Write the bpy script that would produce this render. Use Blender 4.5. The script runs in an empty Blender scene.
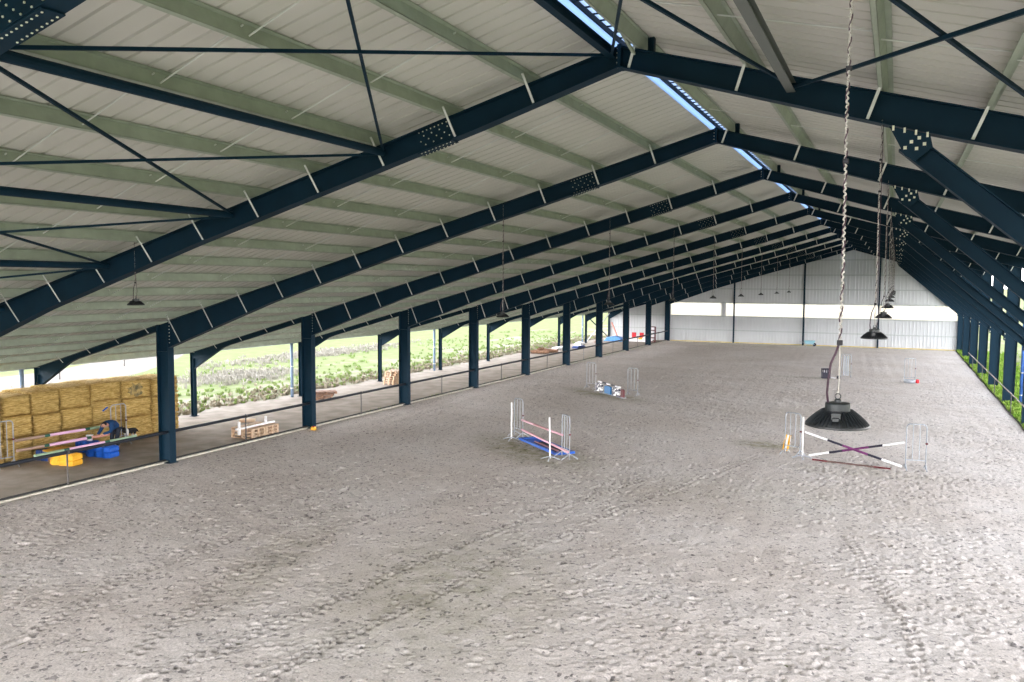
import bpy, bmesh, math, random
import numpy as np
from mathutils import Vector, Matrix, Euler
random.seed(7); rng = np.random.default_rng(7)
C = bpy.context.scene.collection
scene = bpy.context.scene
pi = math.pi

# ------------------------------------------------------------------ materials
def nmat(name, col, rough=.6, metal=0.0, var=0.0, scale=6.0, col2=None, bump=0.0, bscale=40.0, spec=.3):
    m = bpy.data.materials.new(name); m.use_nodes = True
    nt = m.node_tree; N = nt.nodes; L = nt.links
    b = N['Principled BSDF']
    b.inputs['Base Color'].default_value = (*col, 1)
    b.inputs['Roughness'].default_value = rough
    b.inputs['Metallic'].default_value = metal
    b.inputs['Specular IOR Level'].default_value = spec
    tc = N.new('ShaderNodeTexCoord')
    n = N.new('ShaderNodeTexNoise'); n.inputs['Scale'].default_value = scale; n.inputs['Detail'].default_value = 4
    L.new(tc.outputs['Object'], n.inputs['Vector'])
    mx = N.new('ShaderNodeMix'); mx.data_type = 'RGBA'
    c2 = col2 if col2 else tuple(c * (1 - var) for c in col)
    mx.inputs[6].default_value = (*col, 1); mx.inputs[7].default_value = (*c2, 1)
    rp = N.new('ShaderNodeMapRange'); rp.inputs[1].default_value = .38; rp.inputs[2].default_value = .64
    L.new(n.outputs['Fac'], rp.inputs[0]); L.new(rp.outputs[0], mx.inputs[0]); L.new(mx.outputs[2], b.inputs['Base Color'])
    if bump:
        n2 = N.new('ShaderNodeTexNoise'); n2.inputs['Scale'].default_value = bscale; n2.inputs['Detail'].default_value = 5
        L.new(tc.outputs['Object'], n2.inputs['Vector'])
        bp = N.new('ShaderNodeBump'); bp.inputs['Strength'].default_value = bump; bp.inputs['Distance'].default_value = .03
        L.new(n2.outputs['Fac'], bp.inputs['Height']); L.new(bp.outputs[0], b.inputs['Normal'])
    return m

M = {}
M['steel'] = nmat('dark_blue_steel', (.0042, .0225, .042), .6, var=.15, scale=2, spec=.12)
M['zinc'] = nmat('galvanised_zinc', (.34, .385, .31), .55, var=.14, scale=3)  # zinc grey with the green bounce of the grass mixed in
M['zincw'] = nmat('bright_zinc', (.62, .64, .62), .5, var=.1, scale=3)
M['bolt'] = nmat('pale_bolts', (.75, .74, .6), .4)
M['sheet'] = nmat('white_sheet', (.54, .53, .49), .5, var=.05, scale=.6)
M['wallsheet'] = nmat('wall_sheet', (.52, .54, .56), .5, var=.04, scale=.5)
M['girt'] = nmat('girt_zinc', (.42, .46, .46), .5, var=.1)
M['lamp'] = nmat('black_aluminium', (.012, .014, .016), .4, var=.2, spec=.5)
M['lampg'] = nmat('dark_grey_aluminium', (.014, .018, .022), .45, var=.2, spec=.5)
M['chain'] = nmat('pale_chain', (.42, .40, .37), .5, var=.2, scale=40)
M['cord'] = nmat('purple_cord', (.05, .025, .04), .6, var=.2)
M['rail'] = nmat('black_rail', (.012, .016, .024), .5)
M['railr'] = nmat('rusty_grey_rail', (.40, .34, .31), .6, var=.2)
M['rodgrey'] = nmat('grey_strut', (.12, .13, .125), .6)
M['post'] = nmat('grey_post', (.10, .095, .09), .6, var=.2)
M['pipe'] = nmat('blue_grey_pipe', (.17, .24, .34), .5, var=.1)
M['pipeb'] = nmat('bright_blue_pipe', (.05, .13, .42), .5, var=.1)
M['concrete'] = nmat('kerb_concrete', (.55, .53, .46), .85, var=.25, scale=5, bump=.3)
M['dark'] = nmat('dark_edge', (.03, .03, .03), .8)
M['wood'] = nmat('pallet_wood', (.50, .33, .21), .8, col2=(.62, .47, .34), scale=4)
M['woodd'] = nmat('weathered_wood', (.20, .11, .07), .85, col2=(.34, .20, .13), scale=5)
M['white'] = nmat('white_paint', (.80, .80, .82), .5, var=.08)
M['black'] = nmat('black_paint', (.015, .015, .03), .5)
M['purple'] = nmat('purple_paint', (.12, .02, .10), .5)
M['pink'] = nmat('pink_paint', (.62, .36, .43), .5)
M['lilac'] = nmat('lilac_paint', (.80, .50, .72), .5)
M['dpink'] = nmat('dull_pink_paint', (.40, .20, .22), .6)
M['dgreen'] = nmat('dark_green_paint', (.01, .09, .06), .5)
M['pgreen'] = nmat('pale_green_paint', (.33, .46, .32), .5)
M['shade'] = nmat('dull_brown_paint', (.14, .09, .08), .7)
M['tan'] = nmat('tan_paint', (.36, .25, .20), .6)
M['salmon'] = nmat('salmon_paint', (.72, .33, .27), .6)
M['blue'] = nmat('blue_plastic', (.01, .10, .50), .45, var=.1)
M['dblue'] = nmat('dark_blue_plastic', (.015, .05, .20), .5)
M['yellow'] = nmat('yellow_plastic', (.80, .42, .03), .5, var=.08)
M['red'] = nmat('red_paint', (.55, .02, .03), .5)
M['maroon'] = nmat('maroon_paint', (.10, .015, .02), .5)
M['teal'] = nmat('teal_blue_paint', (.01, .12, .30), .5)
M['skin'] = nmat('skin', (.62, .33, .24), .6)
M['hair'] = nmat('dark_hair', (.012, .008, .008), .6)
M['jacket'] = nmat('blue_jacket', (.012, .055, .16), .8, var=.2, scale=12)
M['trouser'] = nmat('dark_trousers', (.02, .025, .04), .8)
M['galv'] = nmat('wing_zinc', (.34, .37, .41), .45, var=.12, scale=8)
M['water'] = nmat('dark_tray', (.02, .03, .05), .6)
M['cable'] = nmat('black_cord', (.02, .02, .025), .7)

def hay_mat():
    m = bpy.data.materials.new('straw'); m.use_nodes = True
    N = m.node_tree.nodes; L = m.node_tree.links; b = N['Principled BSDF']
    b.inputs['Roughness'].default_value = .9; b.inputs['Specular IOR Level'].default_value = .1
    tc = N.new('ShaderNodeTexCoord'); mp = N.new('ShaderNodeMapping'); mp.inputs['Scale'].default_value = (5, 1.6, 12)
    n = N.new('ShaderNodeTexNoise'); n.inputs['Scale'].default_value = 2.0; n.inputs['Detail'].default_value = 8; n.inputs['Roughness'].default_value = .7
    L.new(tc.outputs['Object'], mp.inputs[0]); L.new(mp.outputs[0], n.inputs[0])
    r = N.new('ShaderNodeValToRGB'); e = r.color_ramp.elements
    e[0].position = .30; e[0].color = (.17, .09, .02, 1); e[1].position = .66; e[1].color = (.78, .58, .26, 1)
    x = e.new(.48); x.color = (.52, .35, .11, 1)
    L.new(n.outputs['Fac'], r.inputs[0]); L.new(r.outputs[0], b.inputs['Base Color'])
    n2 = N.new('ShaderNodeTexNoise'); n2.inputs['Scale'].default_value = 9; n2.inputs['Detail'].default_value = 6
    L.new(mp.outputs[0], n2.inputs[0])
    bp = N.new('ShaderNodeBump'); bp.inputs['Strength'].default_value = .9; bp.inputs['Distance'].default_value = .06
    L.new(n2.outputs['Fac'], bp.inputs['Height']); L.new(bp.outputs[0], b.inputs['Normal'])
    return m
M['straw'] = hay_mat()
M['mould'] = nmat('mouldy_straw', (.10, .09, .05), .95, col2=(.42, .30, .12), scale=5, bump=.6, bscale=25)

def sky_panel(name, col, tr):
    m = bpy.data.materials.new(name); m.use_nodes = True
    N = m.node_tree.nodes; L = m.node_tree.links; out = N['Material Output']; N.remove(N['Principled BSDF'])
    t = N.new('ShaderNodeBsdfTranslucent'); t.inputs[0].default_value = (*col, 1)
    d = N.new('ShaderNodeBsdfDiffuse'); d.inputs[0].default_value = (*[c * .5 for c in col], 1)
    mx = N.new('ShaderNodeMixShader'); mx.inputs[0].default_value = tr
    L.new(d.outputs[0], mx.inputs[1]); L.new(t.outputs[0], mx.inputs[2]); L.new(mx.outputs[0], out.inputs[0])
    return m
M['ridgeblue'] = sky_panel('blue_translucent', (.52, .66, .88), .8)
M['ridgewhite'] = sky_panel('pale_translucent', (.55, .65, .80), .75)
M['band'] = sky_panel('daylight_sheet', (.72, .69, .63), .8)

# ------------------------------------------------------------------ mesh builder
class MB:
    def __init__(s): s.v = []; s.f = []; s.mi = []; s.cur = 0
    def add(s, vs, fs):
        o = len(s.v); s.v += [tuple(v) for v in vs]
        s.f += [tuple(i + o for i in f) for f in fs]; s.mi += [s.cur] * len(fs); return s
    def box(s, x0, x1, y0, y1, z0, z1):
        vs = [(x, y, z) for z in (z0, z1) for y in (y0, y1) for x in (x0, x1)]
        return s.add(vs, [(0, 2, 3, 1), (4, 5, 7, 6), (0, 1, 5, 4), (2, 6, 7, 3), (0, 4, 6, 2), (1, 3, 7, 5)])
    def obox(s, c, ax, ay, az, hx, hy, hz):
        c = Vector(c); vs = [c + Vector(ax) * hx * i + Vector(ay) * hy * j + Vector(az) * hz * k for k in (-1, 1) for j in (-1, 1) for i in (-1, 1)]
        return s.add(vs, [(0, 2, 3, 1), (4, 5, 7, 6), (0, 1, 5, 4), (2, 6, 7, 3), (0, 4, 6, 2), (1, 3, 7, 5)])
    def bar(s, a, b, w, h, up=(0, 0, 1)):
        a = Vector(a); b = Vector(b); d = (b - a); l = d.length; d.normalize()
        sd = d.cross(Vector(up))
        if sd.length < 1e-4: sd = d.cross(Vector((1, 0, 0)))
        sd.normalize(); u = sd.cross(d)
        return s.obox((a + b) / 2, d, sd, u, l / 2, w / 2, h / 2)
    def ibar(s, a, b, w, h, up=(0, 0, 1), t=.02):
        a = Vector(a); b = Vector(b); d = (b - a); l = d.length; d.normalize()
        sd = d.cross(Vector(up)).normalized(); u = sd.cross(d); c = (a + b) / 2
        s.obox(c, d, sd, u, l / 2, t / 2, h / 2 - t)
        for k in (-1, 1): s.obox(c + u * k * (h / 2 - t / 2), d, sd, u, l / 2, w / 2, t / 2)
        return s
    def tube(s, pts, r, n=8, cap=True):
        pts = [Vector(p) for p in pts]; rs = r if isinstance(r, (list, tuple)) else [r] * len(pts)
        vs = []; prev = None
        for i, p in enumerate(pts):
            d = (pts[min(i + 1, len(pts) - 1)] - pts[max(i - 1, 0)]).normalized()
            if prev is None: sd = d.cross(Vector((0, 0, 1))) if abs(d.z) < .9 else d.cross(Vector((1, 0, 0)))
            else: sd = prev - d * prev.dot(d)
            sd.normalize(); prev = sd; u = d.cross(sd)
            for k in range(n):
                a = 2 * pi * k / n; vs.append(p + (sd * math.cos(a) + u * math.sin(a)) * rs[i])
        fs = []
        for i in range(len(pts) - 1):
            for k in range(n):
                k2 = (k + 1) % n; fs.append((i * n + k, i * n + k2, (i + 1) * n + k2, (i + 1) * n + k))
        if cap: fs.append(tuple(range(n - 1, -1, -1))); fs.append(tuple(range((len(pts) - 1) * n, len(pts) * n)))
        return s.add(vs, fs)
    def lathe(s, prof, c=(0, 0, 0), n=24):
        vs = [(c[0] + r * math.cos(2 * pi * k / n), c[1] + r * math.sin(2 * pi * k / n), c[2] + z) for r, z in prof for k in range(n)]
        fs = [(i * n + k, i * n + (k + 1) % n, (i + 1) * n + (k + 1) % n, (i + 1) * n + k) for i in range(len(prof) - 1) for k in range(n)]
        fs.append(tuple(range(n - 1, -1, -1))); fs.append(tuple(range((len(prof) - 1) * n, len(prof) * n)))
        return s.add(vs, fs)
    def prism(s, poly, y0, y1):   # polygon in xz extruded along y
        n = len(poly); vs = [(x, y0, z) for x, z in poly] + [(x, y1, z) for x, z in poly]
        fs = [tuple(range(n)), tuple(range(2 * n - 1, n - 1, -1))] + [(i, i + n, (i + 1) % n + n, (i + 1) % n) for i in range(n)]
        return s.add(vs, fs)
    def build(s, name, mats, parent=None, smooth=False, bevel=0):
        me = bpy.data.meshes.new(name); me.from_pydata(s.v, [], s.f)
        mats = mats if isinstance(mats, (list, tuple)) else [mats]
        for m in mats: me.materials.append(m)
        if len(mats) > 1: me.polygons.foreach_set('material_index', s.mi)
        if smooth: me.polygons.foreach_set('use_smooth', [True] * len(me.polygons))
        bm = bmesh.new(); bm.from_mesh(me); bmesh.ops.recalc_face_normals(bm, faces=bm.faces[:]); bm.to_mesh(me); bm.free()
        o = bpy.data.objects.new(name, me); C.objects.link(o)
        if parent is not None: o.parent = parent
        if bevel:
            b = o.modifiers.new('bevel', 'BEVEL'); b.width = bevel; b.segments = 2
        return o

def tag(o, label, cat, group=None, kind=None):
    if label: o['label'] = label
    if cat: o['category'] = cat
    if group: o['group'] = group
    if kind: o['kind'] = kind
    return o
def thing(name, label, cat, loc=(0, 0, 0), rz=0, group=None):
    o = bpy.data.objects.new(name, None); o.empty_display_size = .2; C.objects.link(o)
    o.location = loc; o.rotation_euler = (0, 0, rz); return tag(o, label, cat, group)
def struct(name, mb, mats, smooth=False, label=None):
    o = mb.build(name, mats, smooth=smooth); o['kind'] = 'structure'
    if label: o['label'] = label
    return o
def copy_tree(o, parent=None):
    c = o.copy(); C.objects.link(c); c.parent = parent
    for ch in list(o.children): copy_tree(ch, c)
    return c
def dup(o, loc, rz=0, label=None, group=None):
    c = copy_tree(o); c.location = loc; c.rotation_euler = (0, 0, rz)
    if label: c['label'] = label
    if group: c['group'] = group
    return c
ORD = ['first', 'second', 'third', 'fourth', 'fifth', 'sixth', 'seventh', 'eighth', 'ninth', 'tenth', 'eleventh', 'twelfth',
       'thirteenth', 'fourteenth', 'fifteenth', 'sixteenth', 'seventeenth', 'eighteenth']

# ------------------------------------------------------------------ building geometry
XR, ZR, MS = 19.66, 10.60, .278
W, AX, YE = 29.8, -7.1, 80.0
def zt(x): return ZR - MS * abs(x - XR)
SH = .25  # sheet above rafter

# roof sheet: trapezoidal ribs running down each slope, one continuous skin per slope
def roof_sheet(x0, x1):
    mb = MB(); ys = []
    y = -20.4  # roof added past the nearest frame, out of view, to cut front light
    while y < YE + .6:
        ys += [(y, 0), (y + .285, 0), (y + .30, .035), (y + .325, .035)]
        y += .34
    h = .06; vs = []; fs = []
    n = len(ys)
    for (yy, dz) in ys:
        for xx in (x0, x1): vs.append((xx, yy, zt(xx) + SH + dz))
    for (yy, dz) in ys:
        for xx in (x0, x1): vs.append((xx, yy, zt(xx) + SH + h + .035))
    for i in range(n - 1):
        fs.append((2 * i, 2 * i + 1, 2 * i + 3, 2 * i + 2))
        o = 2 * n; fs.append((o + 2 * i, o + 2 * i + 2, o + 2 * i + 3, o + 2 * i + 1))
        fs.append((2 * i, 2 * i + 2, o + 2 * i + 2, o + 2 * i)); fs.append((2 * i + 1, o + 2 * i + 1, o + 2 * i + 3, 2 * i + 3))
    mb.add(vs, fs); return mb
struct('ceiling', roof_sheet(AX - .25, XR - .31), M['sheet'], label='white ribbed roof sheeting of the left slope')
struct('ceiling', roof_sheet(XR + .17, 30.6), M['sheet'], label='white ribbed roof sheeting of the right slope')
# ridge skylight
rs = thing('ridge_skylight', 'long narrow blue-white translucent strip of daylight along the roof ridge', 'skylight', (XR, 0, ZR))
MB().box(-.32, -.11, -20.4, YE + .4, .14, .17).build('panel', M['ridgeblue'], rs)
p = MB().box(-.07, .19, -20.4, YE + .4, .20, .23).build('panel', M['ridgewhite'], rs)
mb = MB(); mb.box(-.105, -.08, -20.4, YE + .4, .12, .25); y = -20.3
while y < YE: mb.box(-.07, .19, y, y + .03, .18, .20); y += .34
mb.build('divider', M['steel'], rs)

# gutters at the aisle eave
g = thing('roof_gutter', 'long grey gutter under the left eave above the aisle', 'gutter', (AX - .35, 0, zt(AX - .3)))
MB().prism([(-.12, .22), (-.12, .0), (.10, .0), (.10, .22), (.08, .22), (.08, .02), (-.10, .02), (-.10, .22)], -20.4, YE + .4).build('trough', M['girt'], g)

# end wall: ribbed sheet, translucent band
def ribbed(x0, x1, zlo, zhi, y):   # zlo/zhi functions or numbers; ribs vertical
    mb = MB(); x = x0; xs = []
    while x < x1 - 1e-4:
        for dx, dy in ((0, 0), (.20, 0), (.225, -.035), (.285, -.035), (.31, 0)):
            if x + dx <= x1: xs.append((x + dx, dy))
        x += .33
    if xs[-1][0] < x1: xs.append((x1, 0))
    fz = lambda f, a: f(a) if callable(f) else f
    vs = []; n = len(xs)
    for a, dy in xs: vs += [(a, y + dy, fz(zlo, a)), (a, y + dy, fz(zhi, a))]
    for a, dy in xs: vs += [(a, y + .06, fz(zlo, a)), (a, y + .06, fz(zhi, a))]
    fs = []
    for i in range(n - 1):
        fs.append((2 * i, 2 * i + 2, 2 * i + 3, 2 * i + 1)); o = 2 * n
        fs.append((o + 2 * i, o + 2 * i + 1, o + 2 * i + 3, o + 2 * i + 2))
        fs.append((2 * i + 1, 2 * i + 3, o + 2 * i + 3, o + 2 * i + 1)); fs.append((2 * i, o + 2 * i, o + 2 * i + 2, 2 * i + 2))
    return mb.add(vs, fs)
YW = YE + .28
top = lambda a: zt(a) + SH
struct('wall_back', ribbed(AX - .2, .3, 0, top, YW), M['wallsheet'], label='white ribbed end wall behind the left aisle')
struct('wall_back', ribbed(.3, 30.3, 0, 2.95, YW), M['wallsheet'], label='lower white ribbed end wall of the arena')
a = ribbed(.3, XR, 4.5, top, YW); b = ribbed(XR, 30.3, 4.5, top, YW); a.add(b.v, b.f)
struct('wall_back', a, M['wallsheet'], label='upper white ribbed gable of the end wall')
struct('wall_back', ribbed(6.05, 6.55, 2.95, 4.5, YW), M['wallsheet'], label='short opaque sheet interrupting the daylight band')
struct('window_1', ribbed(.3, 6.05, 2.95, 4.5, YW), M['band'], label='short left length of the translucent band in the end wall')
struct('window_2', ribbed(6.55, 30.3, 2.95, 4.5, YW), M['band'], label='long translucent band across the end wall')

# ------------------------------------------------------------------ steel frames
def isec_rafter(st, wf=.24, t=.018, tw=.012):
    """st: list of (x, ztop, zbot)"""
    web = MB(); n = len(st)
    for i in range(n - 1):
        (xa, ta, ba), (xb, tb, bb) = st[i], st[i + 1]
        web.prism([(xa, ba), (xb, bb), (xb, tb), (xa, ta)], -tw / 2, tw / 2)
        web.prism([(xa, ta - t), (xb, tb - t), (xb, tb), (xa, ta)], -wf / 2, wf / 2)
        web.prism([(xa, ba), (xb, bb), (xb, bb + t), (xa, ba + t)], -wf / 2, wf / 2)
    return web
def depthL(x):
    pts = [(.25, .97), (5, .60), (10, .47), (17, .43), (XR, .35)]
    for (a, da), (b, db) in zip(pts, pts[1:]):
        if x <= b: return da + (db - da) * (x - a) / (b - a)
    return .35
def depthR(x): return .35 + (.47 - .35) * min(1, (x - XR) / 4.3)
def ray_ok(): pass
PL = [18.00 - 1.57 * k for k in range(17)]           # purlins, left slope
PRr = [20.02, 21.78, 23.70, 25.08, 26.7, 28.35, 29.85]   # purlins, right slope
def bolts(mb, pts, y, r=.016):
    for x, z in pts: mb.lathe([(r, 0), (r, .02)], (0, 0, 0), 6) if False else mb.box(x - r, x + r, y - .03, y, z - r, z + r)

def make_frame():
    root = thing('portal_frame', '', 'steel frame', (0, 0, 0))
    # arena-side left column
    mb = MB(); x0, x1 = -.31, .25; wf = .28
    mb.prism([(x0, 0), (x1, 0), (x1, zt(x1) - .02), (x0, zt(x0) - .02)], -.007, .007)
    mb.box(x0, x0 + .022, -wf / 2, wf / 2, 0, zt(x0) - .02); mb.box(x1 - .022, x1, -wf / 2, wf / 2, 0, zt(x1) - .1)
    mb.box(x0 - .03, x1 + .03, -.2, .2, 0, .025)
    mb.box(x0, x1, -wf / 2, wf / 2, zt(x0) - .99, zt(x0) - .97)
    mb.build('column', M['steel'], root)
    # aisle column
    mb = MB(); mb.box(AX - .10, AX - .088, -.1, .1, 0, zt(AX) - .02); mb.box(AX + .088, AX + .10, -.1, .1, 0, zt(AX) - .3)
    mb.box(AX - .09, AX + .09, -.006, .006, 0, zt(AX) - .02); mb.box(AX - .16, AX + .16, -.16, .16, 0, .02)
    mb.build('aisle_column', M['steel'], root)
    # right column (tapers wider upwards)
    mb = MB(); xa, xb0, xb1 = 29.58, 30.13, 30.22; zz = zt(30.1) - .02
    mb.prism([(xa, 0), (xb0, 0), (xb1, zz), (xa, zt(xa) - .02)], -.007, .007)
    mb.box(xa, xa + .02, -.15, .15, 0, zt(xa) - .02)
    mb.prism([(xb0 - .02, 0), (xb0, 0), (xb1, zz), (xb1 - .02, zz)], -.15, .15)
    mb.box(xa - .03, xb0 + .03, -.2, .2, 0, .025)
    mb.build('column', M['steel'], root)
    # rafters
    xs = [.25, 1.5, 3, 5, 7.5, 10, 13, 17, XR]
    isec_rafter([(x, zt(x), zt(x) - depthL(x)) for x in xs], .27).build('rafter', M['steel'], root)
    xs = [XR, 22, 24, 27, 29.6]
    isec_rafter([(x, zt(x), zt(x) - depthR(x)) for x in xs], .27).build('rafter', M['steel'], root)
    isec_rafter([(AX + .1, zt(AX + .1), zt(AX) - .80), (-5.1, zt(-5.1), zt(-5.1) - .26), (-4.7, zt(-4.7), zt(-4.7) - .23), (-.31, zt(-.31), zt(-.31) - .23)], .16).build('aisle_rafter', M['steel'], root)
    # ridge plates, splice plates, knee plate
    mb = MB(); mb.box(XR - .03, XR + .03, -.14, .14, ZR - .36, ZR + .02); mb.build('ridge_plate', M['steel'], root)
    d = Vector((1, 0, MS)).normalized(); u = Vector((-MS, 0, 1)).normalized(); yv = Vector((0, 1, 0))
    sx = 16.05; c = Vector((sx, 0, zt(sx) - depthL(sx) / 2))
    mb = MB()
    for s_ in (-1, 1): mb.obox(c + Vector((0, s_ * .014, 0)), d, yv, u, .38, .006, .16)
    mb.obox(c - u * .225, d, yv, u, .38, .13, .008); mb.cur = 1
    for i in range(8):
        for j in range(5):
            if (i + j) % 2 and j not in (0, 4): continue
            q = c + d * (-.31 + i * .088) + u * (-.17 + j * .085) - yv * .026; mb.obox(q, d, yv, u, .009, .008, .009)
    for i in range(9):
        for s_ in (-.08, .08): mb.obox(c + d * (-.32 + i * .08) - u * .237 + yv * s_, d, yv, u, .009, .009, .006)
    mb.build('splice_plate', [M['steel'], M['bolt']], root)
    mb = MB(); mb.box(.252, .262, -.12, .12, 4.3, 5.1); mb.cur = 1
    for i in range(7): mb.box(.262, .28, -.08, -.056, 4.4 + i * .12, 4.424 + i * .12); mb.box(.262, .28, .056, .08, 4.4 + i * .12, 4.424 + i * .12)
    for i in range(5): mb.box(XR - .05, XR - .03, -.1, -.08, ZR - .36 + i * .08, ZR - .34 + i * .08)
    mb.build('joint_plate', [M['steel'], M['bolt']], root)
    mb = MB()
    for x in (2.9, 6.0): pass
    # knee brace on the right
    a = Vector((24.05, 0, zt(24.05) - .66)); b = Vector((29.6, 0, 3.85))
    MB().ibar(a - (b - a).normalized() * .02, b, .26, .30, up=(0, 0, 1)).build('knee_brace', M['steel'], root)
    mb = MB()
    zb = zt(24.1) - .48
    poly = [(23.80, zt(23.8) - .49), (24.34, zt(24.34) - .49), (24.38, zb - .26), (24.16, zb - .44), (24.02, zb - .36)]
    mb.prism(poly, -.16, -.145); mb.cur = 1
    for px, pz in ((24.10, -.17), (24.20, -.12), (24.17, -.27), (24.27, -.21), (24.02, -.25)): mb.box(px - .022, px + .022, -.185, -.16, zb + pz - .022, zb + pz + .022)
    for k in range(4): mb.box(23.84 + k * .15, 23.87 + k * .15, -.18, -.15, zt(23.85 + k * .15) - .54, zt(23.85 + k * .15) - .47)
    mb.build('gusset_plate', [M['steel'], M['bolt']], root)
    mb = MB(); mb.box(29.50, 29.58, -.16, .16, 3.55, 4.05); mb.cur = 1; mb.box(29.53, 29.56, -.19, -.16, 3.62, 3.68); mb.box(29.53, 29.56, -.19, -.16, 3.88, 3.94); mb.build('brace_seat', [M['steel'], M['bolt']], root)
    # cleat stub right of ridge
    MB().ibar((20.18, 0, zt(20.18)), (20.18, 0, zt(20.18) + .25), .12, .10, up=(1, 0, 0), t=.012).build('cleat_stub', M['steel'], root)
    # fly braces: pale flat stays from the bottom flange to the purlins
    for x in PL + PRr[:1] + PRr[1:]:
        if x < AX + 1.3: continue
        if x > XR: dp = depthR(x) if x > XR + .2 else .35
        elif x > .4: dp = depthL(x)
        elif x < -.5: dp = .23
        else: continue
        bx = (x + .10 if x < XR else x - .20) if abs(x - 20.02) > .1 else 19.82
        q0 = Vector((bx, -.10, zt(bx) - dp + .03)); q1 = Vector((x, -.12 - (dp + .15) * .45, zt(x) + .12))
        MB().bar(q0, q1, .045, .008, up=(0, 1, 1)).build('fly_brace', M['zincw'], root)
    return root
fr0 = make_frame()
frames = [fr0]
fr0.location = (0, -8, 0)
names_f = ['nearest blue-black steel portal frame, only its rafter splice in the top left corner',
           'blue-black steel portal frame overhead in the foreground, its ridge nearest the picture top']
for ch in []: pass
for i in range(1, 12):
    frames.append(dup(fr0, (0, -8 + 8 * i, 0)))
rear = dup(fr0, (0, -16, 0), 0, 'unseen blue-black steel portal frame added behind the viewpoint, under roof blocking front light', 'steel portal frames along the arena')  # frame added out of view with the extended roof that dims front light
for ch in list(fr0.children):
    if ch.name.split('.')[0] in ('knee_brace', 'gusset_plate'): bpy.data.objects.remove(ch)
for i, f in enumerate(frames):
    f['group'] = 'steel portal frames along the arena'
    if i < 2: f['label'] = names_f[i]
    elif i == 2: f['label'] = 'blue-black steel portal frame whose left column stands in front of the straw bales'
    elif i == 11: f['label'] = 'last blue-black steel portal frame, standing against the white end wall'
    elif i == 10: f['label'] = 'blue-black steel portal frame next to last before the white end wall'
    else: f['label'] = 'blue-black steel portal frame, %s one beyond the frame at the straw bales' % ORD[i - 3]

# purlins (C sections continuous along the building)
def purlin_mb(right=False):
    h = .22; t = .008; fl = .07; mb = MB(); s = -1 if not right else -1
    mb.box(-t, 0, -20.4, YE + .3, 0, h); mb.box(-fl, 0, -20.4, YE + .3, 0, t); mb.box(0, fl, -20.4, YE + .3, h - t, h)
    mb.box(-fl, -fl + t, -20.4, YE + .3, 0, .022)
    return mb
pm = None
for k, x in enumerate(PL + PRr):
    right = x > XR
    root = thing('roof_purlin', '', 'purlin', (x, 0, zt(x) + .005), 0, 'galvanised roof purlins')
    root.rotation_euler = (0, -math.atan(MS) * (1 if not right else -1), 0)
    if pm is None: pm = purlin_mb().build('purlin_rail', M['zinc'], root)
    else:
        c = pm.copy(); C.objects.link(c); c.parent = root
    if right: root['label'] = 'pale galvanised purlin on the right roof slope, %s from the ridge' % ORD[k - len(PL)]
    else: root['label'] = 'greenish galvanised purlin on the left roof slope, %s from the ridge' % ORD[k]
# sag rods at thirds of each bay
for b in range(0, 11):
    yb = -8 + 8 * b
    for j, yy in enumerate((yb + 2.67, yb + 5.33)):
        if yy > YE: continue
        mb = MB(); xs = PL
        for a_, b_ in zip(xs, xs[1:]): mb.tube([(a_, yy - .05, zt(a_) + .17), (b_, yy + .05, zt(b_) + .06)], .012, 5)
        if j == 0: lab = 'thin pale rod row tying left purlins, nearer one in the %s bay from the camera' % ORD[b]
        else: lab = 'thin pale rod row tying left purlins, farther one in the %s bay from the camera' % ORD[b]
        tag(mb.build('sag_rod', M['zincw']), lab, 'tie rod', 'sag rods between the roof purlins')
        mb = MB(); xs = PRr
        for a_, b_ in zip(xs, xs[1:]): mb.tube([(a_, yy - .05, zt(a_) + .06), (b_, yy + .05, zt(b_) + .17)], .010, 5)
        tag(mb.build('sag_rod', M['zincw']), lab.replace('left', 'right'), 'tie rod', 'sag rods between the roof purlins')

# roof bracing in the near bay: struts and crossed rods
NODES = [19.52, 14.95, 11.1, 7.25, 3.4, 22.4, 26.2]
nz = lambda x: zt(x) - (.16 if x != 19.52 else .07)
lab = {19.52: 'just left of the ridge', 14.95: 'next left', 11.1: 'middle of the left slope', 7.25: 'low on the left slope', 3.4: 'lowest on the left slope', 22.4: 'first right of the ridge', 26.2: 'second right of the ridge'}
for x in NODES:
    mb = MB()
    if x in (19.52, 22.4): mb.ibar((x, -8.0, nz(x)), (x, -.02, nz(x)), .13, .15, up=(0, 0, 1), t=.01)
    else: mb.tube([(x, -8.0, nz(x)), (x, -.12, nz(x))], .075, 12); 
    tag(mb.build('bracing_strut', M['steel'] if x != 22.4 else M['rodgrey']), 'thick strut running to foreground frame, %s' % lab[x], 'strut', 'bracing struts in the near bay')
pairs = [(19.52, 14.95), (14.95, 11.1), (11.1, 7.25), (7.25, 3.4), (19.52, 22.4), (22.4, 26.2)]
for xa, xb in pairs:
    for s_, (p_, q_) in enumerate(((xa, xb), (xb, xa))):
        mb = MB(); mb.bar((p_, -8, nz(p_) + .02 - .05 * s_), (q_, -.1, nz(q_) + .02 - .05 * s_), .042, .045)
        side = 'left' if max(xa, xb) < 19.6 else 'right'
        tag(mb.build('bracing_bar', M['steel']), 'thin dark bar meeting foreground frame %s, from the %s' % (lab[q_], 'ridge side' if abs(p_ - XR) < abs(q_ - XR) else 'eave side'), 'brace', 'crossed roof bracing bars')
tag(MB().bar((19.93, -.16, zt(19.93) - .1), (19.93, -.16 - 1.3, 11.28 - .55), .045, .045).build('ridge_tie', M['zinc']), 'pale green tie bar rising from the foreground frame at the ridge', 'tie bar')
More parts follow.
